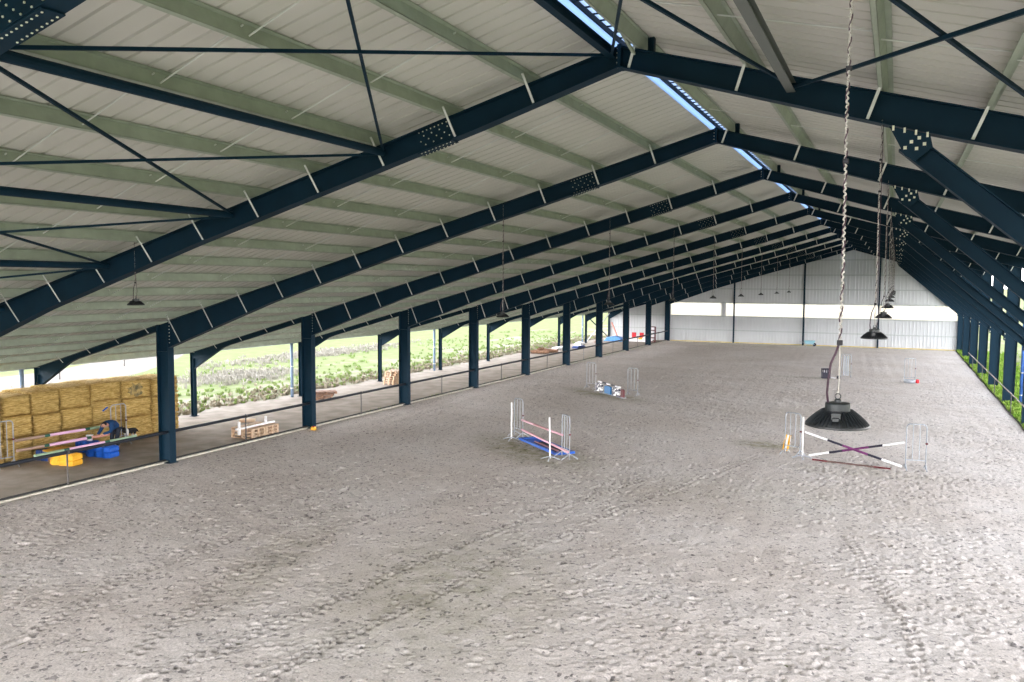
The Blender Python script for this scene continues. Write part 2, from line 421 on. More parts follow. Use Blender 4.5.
# wall bracing in last aisle bay
for a_, b_, t_ in (((AX, 72.1, 3.0), (AX, 79.9, .15), 'dark diagonal bar falling towards the end wall in the last aisle bay'), ((AX + .06, 72.1, .15), (AX + .06, 79.9, 3.0), 'pale diagonal bar rising towards the end wall in the last aisle bay')):
    tag(MB().bar(a_, b_, .08, .08).build('wall_brace', M['steel'] if 'dark' in t_ else M['zincw']), t_, 'brace')

# end wall posts and girts
for k, x in enumerate((7.5, 14.9, 22.3)):
    mb = MB(); mb.ibar((x, YE + .1, 0), (x, YE + .1, zt(x) - .3), .16, .16, up=(0, 1, 0), t=.015)
    tag(mb.build('gable_post', M['steel']), 'dark blue post against the end wall, %s from the left' % ORD[k], 'post', 'end wall posts')
for k, z in enumerate((1.4, 2.95, 4.5, 6.05, 7.6, 9.2)):
    x0 = AX if z < 3.2 else XR - (ZR - z) / MS + .1; x1 = 30 if z < 7.7 else XR + (ZR - z) / MS - .1
    x0 = max(x0, AX)
    mb = MB(); mb.box(x0, x1, YE + .17, YE + .24, z - .06, z + .06)
    tag(mb.build('wall_girt', M['girt']), 'horizontal grey rail across the end wall, %s from the ground' % ORD[k], 'rail', 'end wall rails')

# ------------------------------------------------------------------ ground
def floor_mat():
    m = bpy.data.materials.new('arena_sand'); m.use_nodes = True
    N = m.node_tree.nodes; L = m.node_tree.links; b = N['Principled BSDF']
    b.inputs['Roughness'].default_value = .95; b.inputs['Specular IOR Level'].default_value = .08
    tc = N.new('ShaderNodeTexCoord')
    def noise(sc, det, rough=.55):
        n = N.new('ShaderNodeTexNoise'); n.inputs['Scale'].default_value = sc; n.inputs['Detail'].default_value = det; n.inputs['Roughness'].default_value = rough
        L.new(tc.outputs['Object'], n.inputs['Vector']); return n
    n1 = noise(.22, 5); n2 = noise(26, 4, .7)
    r = N.new('ShaderNodeValToRGB'); e = r.color_ramp.elements
    e[0].position = .38; e[0].color = (.60, .545, .51, 1); e[1].position = .64; e[1].color = (.67, .625, .60, 1)
    L.new(n1.outputs['Fac'], r.inputs[0])
    sp = N.new('ShaderNodeMapRange'); sp.inputs[1].default_value = .36; sp.inputs[2].default_value = .60; sp.inputs[3].default_value = .72; sp.inputs[4].default_value = 1.08
    L.new(n2.outputs['Fac'], sp.inputs[0])
    mu = N.new('ShaderNodeMix'); mu.data_type = 'RGBA'; mu.blend_type = 'MULTIPLY'; mu.inputs[0].default_value = 1
    L.new(r.outputs[0], mu.inputs[6]); L.new(sp.outputs[0], mu.inputs[7])
    at = N.new('ShaderNodeAttribute'); at.attribute_name = 'stain_shade'
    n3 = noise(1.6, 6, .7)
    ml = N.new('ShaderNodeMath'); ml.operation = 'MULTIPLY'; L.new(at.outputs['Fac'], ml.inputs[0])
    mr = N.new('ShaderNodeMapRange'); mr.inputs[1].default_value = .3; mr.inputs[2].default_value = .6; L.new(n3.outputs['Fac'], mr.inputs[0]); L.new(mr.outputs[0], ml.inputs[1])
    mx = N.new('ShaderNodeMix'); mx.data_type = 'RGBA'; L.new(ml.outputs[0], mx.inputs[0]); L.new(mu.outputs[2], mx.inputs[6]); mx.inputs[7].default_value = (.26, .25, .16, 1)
    # dark specks scattered over the sand
    prev = mx.outputs[2]
    for sc, th, dk in ((4.6, .29, .48), (9.0, .38, .56), (2.2, .11, .45)):
        vv = N.new('ShaderNodeTexVoronoi'); vv.inputs['Scale'].default_value = sc
        dn = noise(7, 2); av = N.new('ShaderNodeVectorMath'); av.operation = 'MULTIPLY_ADD'
        av.inputs[1].default_value = (.22, .22, 0); L.new(dn.outputs['Color'], av.inputs[0]); L.new(tc.outputs['Object'], av.inputs[2]); L.new(av.outputs[0], vv.inputs['Vector'])
        sx = N.new('ShaderNodeSeparateColor'); L.new(vv.outputs['Color'], sx.inputs[0])
        tr_ = N.new('ShaderNodeMath'); tr_.operation = 'MULTIPLY'; tr_.inputs[1].default_value = th; L.new(sx.outputs[0], tr_.inputs[0])
        ls = N.new('ShaderNodeMath'); ls.operation = 'LESS_THAN'; L.new(vv.outputs['Distance'], ls.inputs[0]); L.new(tr_.outputs[0], ls.inputs[1])
        m2 = N.new('ShaderNodeMix'); m2.data_type = 'RGBA'; m2.blend_type = 'MULTIPLY'; L.new(ls.outputs[0], m2.inputs[0]); L.new(prev, m2.inputs[6]); m2.inputs[7].default_value = (dk, dk, dk * 1.02, 1); prev = m2.outputs[2]
    ta = N.new('ShaderNodeAttribute'); ta.attribute_name = 'tread'
    m3 = N.new('ShaderNodeMix'); m3.data_type = 'RGBA'; L.new(ta.outputs['Fac'], m3.inputs[0]); L.new(prev, m3.inputs[6]); m3.inputs[7].default_value = (.22, .19, .17, 1); prev = m3.outputs[2]
    L.new(prev, b.inputs['Base Color'])
    v = N.new('ShaderNodeTexVoronoi'); v.inputs['Scale'].default_value = 5.2
    L.new(tc.outputs['Object'], v.inputs['Vector'])
    pr = N.new('ShaderNodeMapRange'); pr.inputs[1].default_value = 0; pr.inputs[2].default_value = .33; pr.inputs[3].default_value = 0; pr.inputs[4].default_value = 1
    L.new(v.outputs['Distance'], pr.inputs[0])
    ad = N.new('ShaderNodeMath'); ad.operation = 'ADD'; L.new(pr.outputs[0], ad.inputs[0])
    nb = noise(14, 5, .65); L.new(nb.outputs['Fac'], ad.inputs[1])
    bp = N.new('ShaderNodeBump'); bp.inputs['Strength'].default_value = .5; bp.inputs['Distance'].default_value = .03
    L.new(ad.outputs[0], bp.inputs['Height']); L.new(bp.outputs[0], b.inputs['Normal'])
    return m
def build_floor():
    x0, x1 = -.05, 29.5
    dx = .052; nx = int((x1 - x0) / dx) + 1
    xs = np.linspace(x0, x1, nx)
    ys = np.concatenate([np.arange(-20, -4, .6), np.arange(-4, 13, dx), np.arange(13, 28, .085), np.arange(28, 50, .15), np.arange(50, YE + .35, .4)])
    X, Y = np.meshgrid(xs, ys); Z = np.zeros_like(X)
    # gentle undulation
    for k in range(26):
        a = rng.uniform(0, 2 * pi); w = rng.uniform(1.2, 9); ph = rng.uniform(0, 6.28)
        Z += .0022 * np.sin((X * math.cos(a) + Y * math.sin(a)) * w + ph)
    Z += rng.normal(0, .003, Z.shape)
    T = np.zeros_like(X)
    def stamp(px, py, r, dep, asp=1., ang=0., rim=.35, darken=0):
        j0 = np.searchsorted(ys, py - r * 2.2); j1 = np.searchsorted(ys, py + r * 2.2)
        i0 = max(0, int((px - r * 2.2 - x0) / (xs[1] - xs[0]))); i1 = min(nx, int((px + r * 2.2 - x0) / (xs[1] - xs[0])) + 2)
        if j1 <= j0 or i1 <= i0: return
        sx = X[j0:j1, i0:i1] - px; sy = Y[j0:j1, i0:i1] - py
        c_, s_ = math.cos(ang), math.sin(ang)
        u = (sx * c_ + sy * s_) / (r * asp); v_ = (-sx * s_ + sy * c_) / r; d2 = u * u + v_ * v_
        if darken: T[j0:j1, i0:i1] += darken * np.exp(-d2 * 2.2)  # stamped lug marks are also coloured darker
        Z[j0:j1, i0:i1] += -dep * np.exp(-d2 * 1.6) + dep * rim * np.exp(-(np.sqrt(d2) - 1.35) ** 2 * 6)
    # hoof prints, denser in drifting zones
    cnt = 0
    while cnt < 15000:
        px = rng.uniform(x0, x1); py = rng.uniform(-4, 50)
        dens = .45 + .55 * math.sin(px * .5 + 1.3 * math.sin(py * .23)) * math.cos(py * .33 + px * .17)
        if rng.random() > max(.12, dens): continue
        stamp(px, py, rng.uniform(.05, .085), rng.uniform(.02, .055), rng.uniform(1, 1.6), rng.uniform(0, pi)); cnt += 1
    # tyre tracks: rows of lug marks
    tr = [[(12.69, -4.26), (12.94, -3.0), (13.5, -.36), (13.75, 2.02), (14.31, 5.28), (15.06, 9.0), (16.6, 14)],
          [(14.54, -3.25), (14.78, -1.46), (15.28, 1.1), (15.7, 4.7), (16.48, 8.52), (18.09, 14.3), (19.37, 19.1)],
          [(11.9, -3.5), (11.3, -1.6), (10.67, -.25), (10.21, 2.18), (10.31, 4.29), (11.3, 7.14), (12.6, 11)],
          [(23.0, 9.5), (23.4, 7.66), (23.88, 5.74), (24.36, 4.2), (24.6, 1.54)],
          [(9.52, -4.02), (8.56, -1.08), (8.67, 2.13), (9.4, 6)]]
    for t in tr:
        for (ax_, ay_), (bx_, by_) in zip(t, t[1:]):
            L_ = math.hypot(bx_ - ax_, by_ - ay_); a = math.atan2(by_ - ay_, bx_ - ax_); n = int(L_ / .23)
            for k in range(n):
                f = k / n; px = ax_ + (bx_ - ax_) * f; py = ay_ + (by_ - ay_) * f
                nxv, nyv = -math.sin(a), math.cos(a)
                for s_ in (-.09, .09):
                    stamp(px + nxv * s_ + (.1 if s_ > 0 else 0) * math.cos(a), py + nyv * s_ + (.1 if s_ > 0 else 0) * math.sin(a), .05, .065, 2.0, a + pi / 2 + (.5 if s_ > 0 else -.5), .4, .8)
    T = np.clip(T, 0, 1)
    edge = np.minimum(1, np.maximum(0, (X - x0) / .3)) * np.minimum(1, np.maximum(0, (x1 - X) / .3)); Z *= edge
    Z -= .012
    S = np.zeros_like(X)  # olive stains, partly soft shade painted beside the jumps and crate
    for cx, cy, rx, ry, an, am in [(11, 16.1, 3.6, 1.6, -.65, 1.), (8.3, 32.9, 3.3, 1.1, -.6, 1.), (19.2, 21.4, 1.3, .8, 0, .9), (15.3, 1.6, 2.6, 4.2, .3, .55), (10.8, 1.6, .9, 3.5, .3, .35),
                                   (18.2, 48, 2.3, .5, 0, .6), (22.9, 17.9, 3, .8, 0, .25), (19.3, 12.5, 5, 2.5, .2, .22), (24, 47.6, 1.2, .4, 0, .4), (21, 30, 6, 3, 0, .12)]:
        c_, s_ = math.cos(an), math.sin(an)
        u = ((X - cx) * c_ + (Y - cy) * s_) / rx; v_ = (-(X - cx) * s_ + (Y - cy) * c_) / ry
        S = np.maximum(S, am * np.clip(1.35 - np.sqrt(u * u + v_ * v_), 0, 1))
    ny, nx_ = X.shape
    co = np.stack([X, Y, Z], -1).reshape(-1, 3).astype(np.float32)
    idx = np.arange(ny * nx_).reshape(ny, nx_)
    q = np.stack([idx[:-1, :-1], idx[:-1, 1:], idx[1:, 1:], idx[1:, :-1]], -1).reshape(-1, 4)
    me = bpy.data.meshes.new('floor'); me.vertices.add(len(co)); me.vertices.foreach_set('co', co.ravel())
    me.loops.add(q.size); me.loops.foreach_set('vertex_index', q.ravel().astype(np.int32))
    me.polygons.add(len(q)); me.polygons.foreach_set('loop_start', np.arange(0, q.size, 4, dtype=np.int32))
    me.update(calc_edges=True)
    me.polygons.foreach_set('use_smooth', np.ones(len(q), bool))
    at = me.attributes.new('stain_shade', 'FLOAT', 'POINT'); at.data.foreach_set('value', S.ravel().astype(np.float32))
    a2 = me.attributes.new('tread', 'FLOAT', 'POINT'); a2.data.foreach_set('value', T.ravel().astype(np.float32))
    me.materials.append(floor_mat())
    o = bpy.data.objects.new('floor', me); C.objects.link(o); o['kind'] = 'structure'; o['label'] = 'pale beige sand riding surface covered in hoof prints'
build_floor()

def field_mat():
    m = bpy.data.materials.new('meadow'); m.use_nodes = True
    N = m.node_tree.nodes; L = m.node_tree.links; b = N['Principled BSDF']
    b.inputs['Roughness'].default_value = 1; b.inputs['Specular IOR Level'].default_value = .0
    tc = N.new('ShaderNodeTexCoord')
    def noise(sc, det, rough=.6, sx=1, sy=1):
        mp = N.new('ShaderNodeMapping'); mp.inputs['Scale'].default_value = (sx, sy, 1); L.new(tc.outputs['Object'], mp.inputs[0])
        n = N.new('ShaderNodeTexNoise'); n.inputs['Scale'].default_value = sc; n.inputs['Detail'].default_value = det; n.inputs['Roughness'].default_value = rough
        L.new(mp.outputs[0], n.inputs['Vector']); return n
    n1 = noise(.05, 6, .6, 1.2, .6); n2 = noise(.9, 6, .7); n3 = noise(.16, 7, .7, 1.5, .7)
    r = N.new('ShaderNodeValToRGB'); e = r.color_ramp.elements
    e[0].position = .3; e[0].color = (.17, .20, .095, 1); e[1].position = .7; e[1].color = (.235, .26, .14, 1)
    L.new(n2.outputs['Fac'], r.inputs[0])
    # dry patches, more of them near the building
    sx = N.new('ShaderNodeSeparateXYZ'); L.new(tc.outputs['Object'], sx.inputs[0])
    near = N.new('ShaderNodeMapRange'); near.inputs[1].default_value = -26; near.inputs[2].default_value = -9; near.inputs[3].default_value = -.14; near.inputs[4].default_value = .10
    L.new(sx.outputs['X'], near.inputs[0])
    rgt = N.new('ShaderNodeMath'); rgt.operation = 'LESS_THAN'; rgt.inputs[1].default_value = 0; L.new(sx.outputs['X'], rgt.inputs[0])
    nn = N.new('ShaderNodeMath'); nn.operation = 'MULTIPLY'; L.new(near.outputs[0], nn.inputs[0]); L.new(rgt.outputs[0], nn.inputs[1])
    ad = N.new('ShaderNodeMath'); ad.operation = 'ADD'; L.new(n3.outputs['Fac'], ad.inputs[0]); L.new(nn.outputs[0], ad.inputs[1])
    mr = N.new('ShaderNodeMapRange'); mr.inputs[1].default_value = .50; mr.inputs[2].default_value = .60; L.new(ad.outputs[0], mr.inputs[0])
    mx = N.new('ShaderNodeMix'); mx.data_type = 'RGBA'; L.new(mr.outputs[0], mx.inputs[0]); L.new(r.outputs[0], mx.inputs[6]); mx.inputs[7].default_value = (.30, .28, .215, 1)
    L.new(mx.outputs[2], b.inputs['Base Color'])
    bp = N.new('ShaderNodeBump'); bp.inputs['Strength'].default_value = .5; bp.inputs['Distance'].default_value = .15
    L.new(n2.outputs['Fac'], bp.inputs['Height']); L.new(bp.outputs[0], b.inputs['Normal'])
    return m
FM = field_mat()
mb = MB(); mb.add([(-900, -300, -.06), (1200, -300, -.06), (1200, 1600, -.06), (-900, 1600, -.06)], [(0, 1, 2, 3)])
o = struct('ground', mb, FM, label='green meadow around the building')
# aisle gravel, irregular outer edge
M['gravel'] = nmat('aisle_gravel', (.36, .315, .27), .95, col2=(.27, .235, .195), scale=1.2, bump=.6, bscale=18, spec=.05)
mb = MB(); ys = np.arange(-20, 81, .8); vs = []
for i, y in enumerate(ys):
    e = -8.0 + .35 * math.sin(y * .9) + .25 * math.sin(y * 2.3 + 1) + .15 * random.uniform(-1, 1)
    vs += [(e, y, .0), (-.1, y, .0)]
fs = [(2 * i, 2 * i + 1, 2 * i + 3, 2 * i + 2) for i in range(len(ys) - 1)]
mb.add(vs, fs); struct('floor', mb, M['gravel'], label='grey-brown compacted gravel floor of the left aisle')
# bare track across the meadow
M['track'] = nmat('bare_track', (.22, .20, .175), .95, col2=(.27, .245, .215), scale=.7, spec=.02)
mb = MB(); pts = [(-24, -30), (-24.5, 0), (-25.8, 14), (-26.5, 20), (-29, 28), (-34, 36), (-43, 47), (-60, 60)]; wd = [4.5, 4.5, 5, 5, 3.3, 2.8, 2.6, 2.6]; vs = []
for i, (x, y) in enumerate(pts):
    a = Vector(pts[min(i + 1, len(pts) - 1)]) - Vector(pts[max(0, i - 1)]); a.normalize(); nv = Vector((-a.y, a.x))
    vs += [(x + nv.x * wd[i], y + nv.y * wd[i], -.045), (x - nv.x * wd[i], y - nv.y * wd[i], -.045)]
mb.add(vs, [(2 * i, 2 * i + 1, 2 * i + 3, 2 * i + 2) for i in range(len(pts) - 1)])
struct('ground', mb, M['track'], label='bare pale track curving across the meadow')
# kerbs
mb = MB(); mb.box(-.08, .0, -20, YE + .1, -.03, .05); struct('trim_1', mb, M['concrete'], label='pale kerb along the left edge of the sand')
mb = MB(); mb.box(-.14, -.09, -20, YE + .1, -.03, .10); struct('trim_2', mb, M['dark'], label='dark board behind the left kerb')
mb = MB(); pts = []
y = -16
while y < YE: pts.append((29.5 + .025 * math.sin(y * .8) + random.uniform(-.02, .02), y, .02)); y += .8
mb.tube(pts, .03, 6); struct('trim_3', mb, M['dark'], label='black edging cord along the right edge of the sand')
mb = MB(); mb.box(.3, 29.5, YE + .10, YE + .16, 0, .10); struct('baseboard_back', mb, nmat('yellow_board', (.62, .48, .22), .8, var=.2), label='yellowish board at the foot of the end wall')

# vegetation: stuff
def tufts(name, label, n, area, h, col, col2, blades=7, w=.03, dens=None, spread=.12):
    vs = []; fs = []
    for k in range(n):
        while True:
            x, y = area()
            if dens is None or random.random() < dens(x, y): break
        s = random.uniform(.6, 1.3)
        for j in range(blades):
            a = random.uniform(0, 2 * pi); r = random.uniform(0, spread) * s; bx, by = x + r * math.cos(a), y + r * math.sin(a)
            hh = h * s * random.uniform(.5, 1.2); ln = random.uniform(.2, .9) * hh
            tx, ty = bx + math.cos(a) * ln, by + math.sin(a) * ln
            px, py = -math.sin(a) * w * s, math.cos(a) * w * s; o = len(vs)
            mx_, my_ = bx + (tx - bx) * .45, by + (ty - by) * .45
            vs += [(bx - px, by - py, -.06), (bx + px, by + py, -.06), (mx_ + px, my_ + py, hh * .6), (mx_ - px, my_ - py, hh * .6), (tx, ty, hh)]
            fs += [(o, o + 1, o + 2, o + 3), (o + 3, o + 2, o + 4)]
    mb = MB(); mb.add(vs, fs); me = bpy.data.meshes.new(name); me.from_pydata(vs, [], fs)
    me.materials.append(nmat(name + '_leaf', col, .9, col2=col2, scale=1.3, spec=.05)); ob = bpy.data.objects.new(name, me); C.objects.link(ob)
    tag(ob, label, 'grass', kind='stuff'); return ob
tufts('meadow_weeds', 'green weed clumps growing along the outer edge of the left aisle', 900,
      lambda: (-8.1 - abs(random.gauss(0, 3.2)), random.uniform(8, 84)), .13, (.15, .22, .06), (.24, .29, .12), 8, .04)
tufts('meadow_weeds', 'scattered green clumps farther out in the left meadow', 420,
      lambda: (random.uniform(-24, -11), random.uniform(18, 90)), .11, (.15, .23, .07), (.23, .28, .12), 7, .04, spread=.22)
tufts('dead_grass', 'pale straw-coloured dead grass scattered beside the aisle', 1300,
      lambda: (-8.0 - abs(random.gauss(0, 1.6)), random.uniform(10, 84)), .14, (.26, .225, .165), (.33, .29, .22), 7, .04)
tufts('dry_brush', 'pale mauve patch of dry brush in the meadow behind the aisle', 350,
      lambda: (random.gauss(-17.5, 1.6), random.gauss(29.5, 2.6)), .22, (.27, .255, .22), (.33, .31, .27), 9, .03, spread=.3)
tufts('dry_brush', 'far strip of pale dry brush in the left meadow', 420,
      lambda: (random.gauss(-24, 1.3), random.gauss(48, 7)), .20, (.27, .255, .22), (.33, .31, .27), 9, .04, spread=.35)
tufts('grass_verge', 'bright green grass growing along the right edge of the arena', 5200,
      lambda: (29.62 + abs(random.gauss(0, 1.5)), random.uniform(22, 80)), .15, (.14, .27, .03), (.26, .36, .08), 9, .035)
tufts('grass_fringe', 'thin green grass fringe along the left kerb', 420,
      lambda: (random.uniform(-.30, -.16), random.choice([random.uniform(20, 30), random.uniform(34, 60)])), .07, (.14, .22, .03), (.22, .28, .06), 6, .02)

# ------------------------------------------------------------------ arena rails
fl = thing('arena_fence', 'black rail fence on thin posts along the left edge of the sand', 'fence', (-.0, 0, 0))
mb = MB(); mb.tube([(0, -20, 1.12), (0, YE, 1.12)], .058, 10); mb.build('rail', M['rail'], fl).location = (-.0, 0, 0)
for k in range(-2, 10):
    y = 4 + 8 * k; mb = MB(); mb.tube([(-.03, y, -.02), (-.03, y, 1.2)], .028, 8); mb.box(-.06, .06, y - .035, y + .035, 1.06, 1.17); mb.build('post', M['post'], fl)
mb = MB(); mb.box(-.012, -.004, -20, YE, .03, .05); mb.build('bottom_wire', M['post'], fl)
f2 = thing('arena_fence', 'pale rusty rail fence on thin posts along the right edge of the sand', 'fence', (29.52, 0, 0))
mb = MB(); mb.tube([(0, -16, 1.02), (0, YE - 15.8, 1.02)], .032, 8); mb.build('rail', M['railr'], f2)
for k in range(-1, 8):
    y = 3.6 + 8 * k; mb = MB(); mb.tube([(0, y, -.02), (0, y, 1.0)], .025, 6); mb.build('post', M['post'], f2)

# downpipes
def downpipe(x, y, h, mat, label, grp):
    t = thing('downpipe', label, 'pipe', (x, y, 0), 0, grp)
    MB().tube([(0, 0, 0), (0, 0, h)], .085, 12).build('pipe', mat, t, smooth=True)
    for z in (.5, 1.75):
        if z < h - .5: MB().lathe([(.092, 0), (.092, .05)], (0, 0, z), 12).build('collar', M['zincw'], t)
for i, l in ((2, 'beside the aisle column behind the straw bales'), (4, 'beside the aisle column left of the second near column'), (6, 'beside the aisle column right of the fourth near column'), (8, 'mid-way down the aisle'), (10, 'nearest the end wall')):
    downpipe(AX - .20, -8 + 8 * i - .55, zt(AX - .2) - .0, M['pipe'], 'blue-grey round downpipe, %s' % l, 'aisle downpipes')
for i, l in ((6, 'nearest on the right side'), (8, 'second from the camera on the right side'), (10, 'farthest on the right side')):
    downpipe(30.45, -8 + 8 * i - .25, zt(30.4) - .1, M['pipeb'], 'bright blue downpipe outside the right columns, %s' % l, 'right side downpipes')

# meadow fence posts
for k, (x, y) in enumerate([(-26.9, 23.2), (-30.4, 31.2), (-38.5, 56), (-38.3, 62.5), (-38.2, 70)]):
    mb = MB(); mb.tube([(0, 0, -.06), (.02, 0, 1.25)], [.05, .04], 7); o = mb.build('fence_post', M['post']); o.location = (x, y, 0)
    tag(o, ['thin grey post beside the pale track, left one above the bales', 'thin grey post beside the pale track, right one above the bales', 'far thin meadow post, left of three between the columns', 'far thin meadow post, middle of three between the columns', 'far thin meadow post, right of three between the columns'][k], 'post', 'posts in the meadow')

# ------------------------------------------------------------------ lamps
def make_lamp(fins=44):
    root = thing('high_bay_lamp', '', 'lamp', (0, 0, 0))
    # reflector skirt: thin shell with a rim
    prof = [(.205, .0), (.208, .008), (.16, .045), (.115, .078), (.09, .092), (.088, .086), (.112, .070), (.155, .038), (.200, .004)]
    MB().lathe(prof, n=48).build('reflector', M['lamp'], root, smooth=True)
    mb = MB()
    for k in range(fins):
        a = 2 * pi * k / fins; c_, s_ = math.cos(a), math.sin(a); t = .0022
        pf = [(.199, .010), (.10, .083), (.10, .112), (.14, .082), (.18, .045), (.203, .018)]
        vs = [(r * c_ - s_ * t * sg, r * s_ + c_ * t * sg, z) for sg in (-1, 1) for r, z in pf]; n = len(pf)
        mb.add(vs, [tuple(range(n)), tuple(range(2 * n - 1, n - 1, -1))] + [(i, i + n, (i + 1) % n + n, (i + 1) % n) for i in range(n)])
    mb.build('cooling_fins', M['lampg'], root)
    MB().lathe([(.075, .088), (.080, .10), (.080, .150), (.076, .156), (.05, .160)], n=32).build('driver_housing', M['lampg'], root, smooth=False)
    mb = MB(); mb.box(-.03, .03, -.150, -.085, .055, .105); mb.box(-.02, .02, -.175, -.14, .05, .075); mb.build('sensor_box', M['lampg'], root, bevel=.004)
    mb = MB(); mb.lathe([(.022, .158), (.022, .178), (.010, .185)], n=12); mb.tube([(.018 * math.cos(a), 0, .200 + .020 * math.sin(a)) for a in [2 * pi * k / 14 for k in range(15)]], .004, 6)
    mb.build('hook', M['lampg'], root)
    return root
lamp = make_lamp()
def helix(x0, y0, z0, z1, R, turns, ph, wob=0):
    pts = []; n = int(turns * 8)
    for k in range(n + 1):
        f = k / n; a = ph + 2 * pi * turns * f
        pts.append((x0 + R * math.cos(a) + wob * math.sin(f * 9), y0 + R * math.sin(a), z0 + (z1 - z0) * f))
    return pts
LA = [(23.68, -8, 5.772), (23.70, 0, 5.84), (23.71, 8, 5.85), (23.72, 16, 5.88), (23.71, 24, 5.94), (23.71, 32, 5.98), (23.71, 40, 6.0), (23.71, 48, 6.0), (23.71, 56, 6.0), (23.71, 64, 6.0)]
LB = [(8.02, 0, 6.08), (13.6, 8, 5.64), (14.17, 16, 5.83), (14.6, 24, 5.83), (14.83, 32, 5.83), (14.98, 40, 5.83), (15.04, 48, 5.83), (15.12, 56, 5.85), (15.15, 64, 5.87)]
labB = ['small black cone lamp hanging alone at far left above the straw bales', 'small black cone lamp hanging before the left columns, nearest of its row',
        'small black cone lamp among the left rafters, second nearest of its row', 'small black cone lamp at the left corner of the end wall']
for i, (x, y, z) in enumerate(LA + LB):
    L_ = lamp if i == 0 else copy_tree(lamp)
    L_.location = (x, y, z); L_.scale = (.93, .93, .93); L_.rotation_euler = (0, 0, random.uniform(-.2, .2) if i else 0)
    if i < len(LA):
        L_['group'] = 'black lamps of the right hanging row'
        L_['label'] = 'large black finned cone lamp hanging nearest the camera on a twisted pale chain' if i == 0 else 'black cone lamp on a thin cable, %s in the right row behind the large one' % ORD[i - 1]
        dep = depthR(x)
    else:
        L_['group'] = 'black lamps of the left hanging row'; j = i - len(LA)
        L_['label'] = labB[j] if j < 4 else 'tiny black cone lamp before end wall, %s from left in row of five' % ORD[j - 4]
        dep = depthL(x)
    ht = (zt(x) - dep - z) / .93
    if i == 0:
        z1 = .56
        MB().tube(helix(0, 0, z1, ht, .006, 80, 0, .004), .0062, 6, True).build('suspension_chain', M['chain'], L_)
        MB().tube(helix(0, 0, z1, ht, .009, 20, 2.5, .004), .005, 6, True).build('power_cord', M['cord'], L_)
        mb = MB(); mb.tube([(0, 0, .57), (.004, 0, .45), (.004, 0, .32), (0, 0, .215)], .004, 6); mb.build('chain_drop', M['chain'], L_)
        MB().tube([(0, 0, .57), (-.02, -.01, .50), (-.05, -.02, .42), (-.062, -.02, .32), (-.068, -.02, .22), (-.060, -.02, .158)], .0075, 8).build('power_cord', M['cord'], L_, smooth=True)
        mb = MB(); mb.box(-.018, .018, -.018, .018, .545, .58)
        for zz in (1.75, 2.35, 2.85): mb.box(-.02, .018, -.02, .018, zz, zz + .03)
        mb.build('cable_clamp', M['cable'], L_, bevel=.004)
    else:
        MB().tube(helix(0, 0, .21, ht, .006, 10, 0), .006, 5).build('suspension_chain', M['chain'] if i < 2 or i > 9 else M['chain'], L_)
        MB().tube([(.02, 0, .16), (.06, 0, .35), (.03, 0, .6), (.02, 0, ht)], .005, 5).build('power_cord', M['cord'], L_)

# ------------------------------------------------------------------ jump equipment
def wing_mb(w=.66, h=1.65, r=.021, bars=2, zl=.42):
    out = MB(); rad = .14
    pts = [(-w / 2, 0, .02), (-w / 2, 0, h - rad)]
    for k in range(1, 6): a = pi - k * pi / 12; pts.append((-w / 2 + rad + rad * math.cos(a), 0, h - rad + rad * math.sin(a)))
    for k in range(0, 6): a = pi / 2 - k * pi / 12; pts.append((w / 2 - rad + rad * math.cos(a), 0, h - rad + rad * math.sin(a)))
    pts += [(w / 2, 0, h - rad), (w / 2, 0, .02)]
    out.tube(pts, r, 8); return out
def make_wing():
    root = thing('jump_wing', '', 'jump stand', (0, 0, 0)); w = .66
    wing_mb(w).build('hoop_frame', M['galv'], root, smooth=True)
    MB().tube([(-w / 2, 0, .34), (w / 2, 0, .34)], .018, 8).build('crossbar', M['galv'], root)
    for x in (-.11, .11): MB().tube([(x, 0, .34), (x, 0, 1.64)], .014, 6).build('upright_bar', M['galv'], root)
    for x in (-w / 2, w / 2):
        mb = MB(); mb.tube([(x, -.34, .015), (x, -.26, .07), (x, 0, .22), (x, .26, .07), (x, .34, .015)], .02, 6); mb.build('foot', M['galv'], root)
    mb = MB(); mb.box(w / 2 - .03, w / 2 + .05, -.03, .03, .93, .99); mb.build('cup', M['maroon'], root)
    return root
wing0 = make_wing()
wg = 'metal hoop jump wings'
def wing(x, y, rz, label, first=[True]):
    if first[0]: first[0] = False; o = wing0; o.location = (x, y, 0); o.rotation_euler = (0, 0, rz); o['label'] = label; o['group'] = wg; return o
    return dup(wing0, (x, y, 0), rz, label, wg)
# cross-pole jump
wing(20.50, 19.75, -.45, 'galvanised hoop jump wing at the left end of the crossed poles')
wing(24.80, 19.08, .12, 'galvanised hoop jump wing at the right end of the crossed poles')
# oxer with tray
wing(9.38, 18.35, -.55, 'galvanised hoop jump wing behind the left end of the blue tray')
wing(12.80, 15.2, -.75, 'galvanised hoop jump wing at the right end of the blue tray')
# far jump with cow pattern boards
wing(6.75, 35.0, -.2, 'galvanised hoop jump wing left of the black and white boards')
wing(10.05, 33.0, -.2, 'galvanised hoop jump wing right of the black and white boards')
# far right pair
wing(20.85, 49.6, .1, 'galvanised hoop jump wing standing right of the far dark crate')
wing(24.95, 48.2, .05, 'galvanised hoop jump wing standing over the small tub at far right')
# aisle pair
wing(-4.45, 4.80, pi / 2 - .1, 'galvanised hoop jump wing at the left picture edge before the straw')
wing(-4.35, 9.45, pi / 2 - .1, 'galvanised hoop jump wing behind the stooping person')

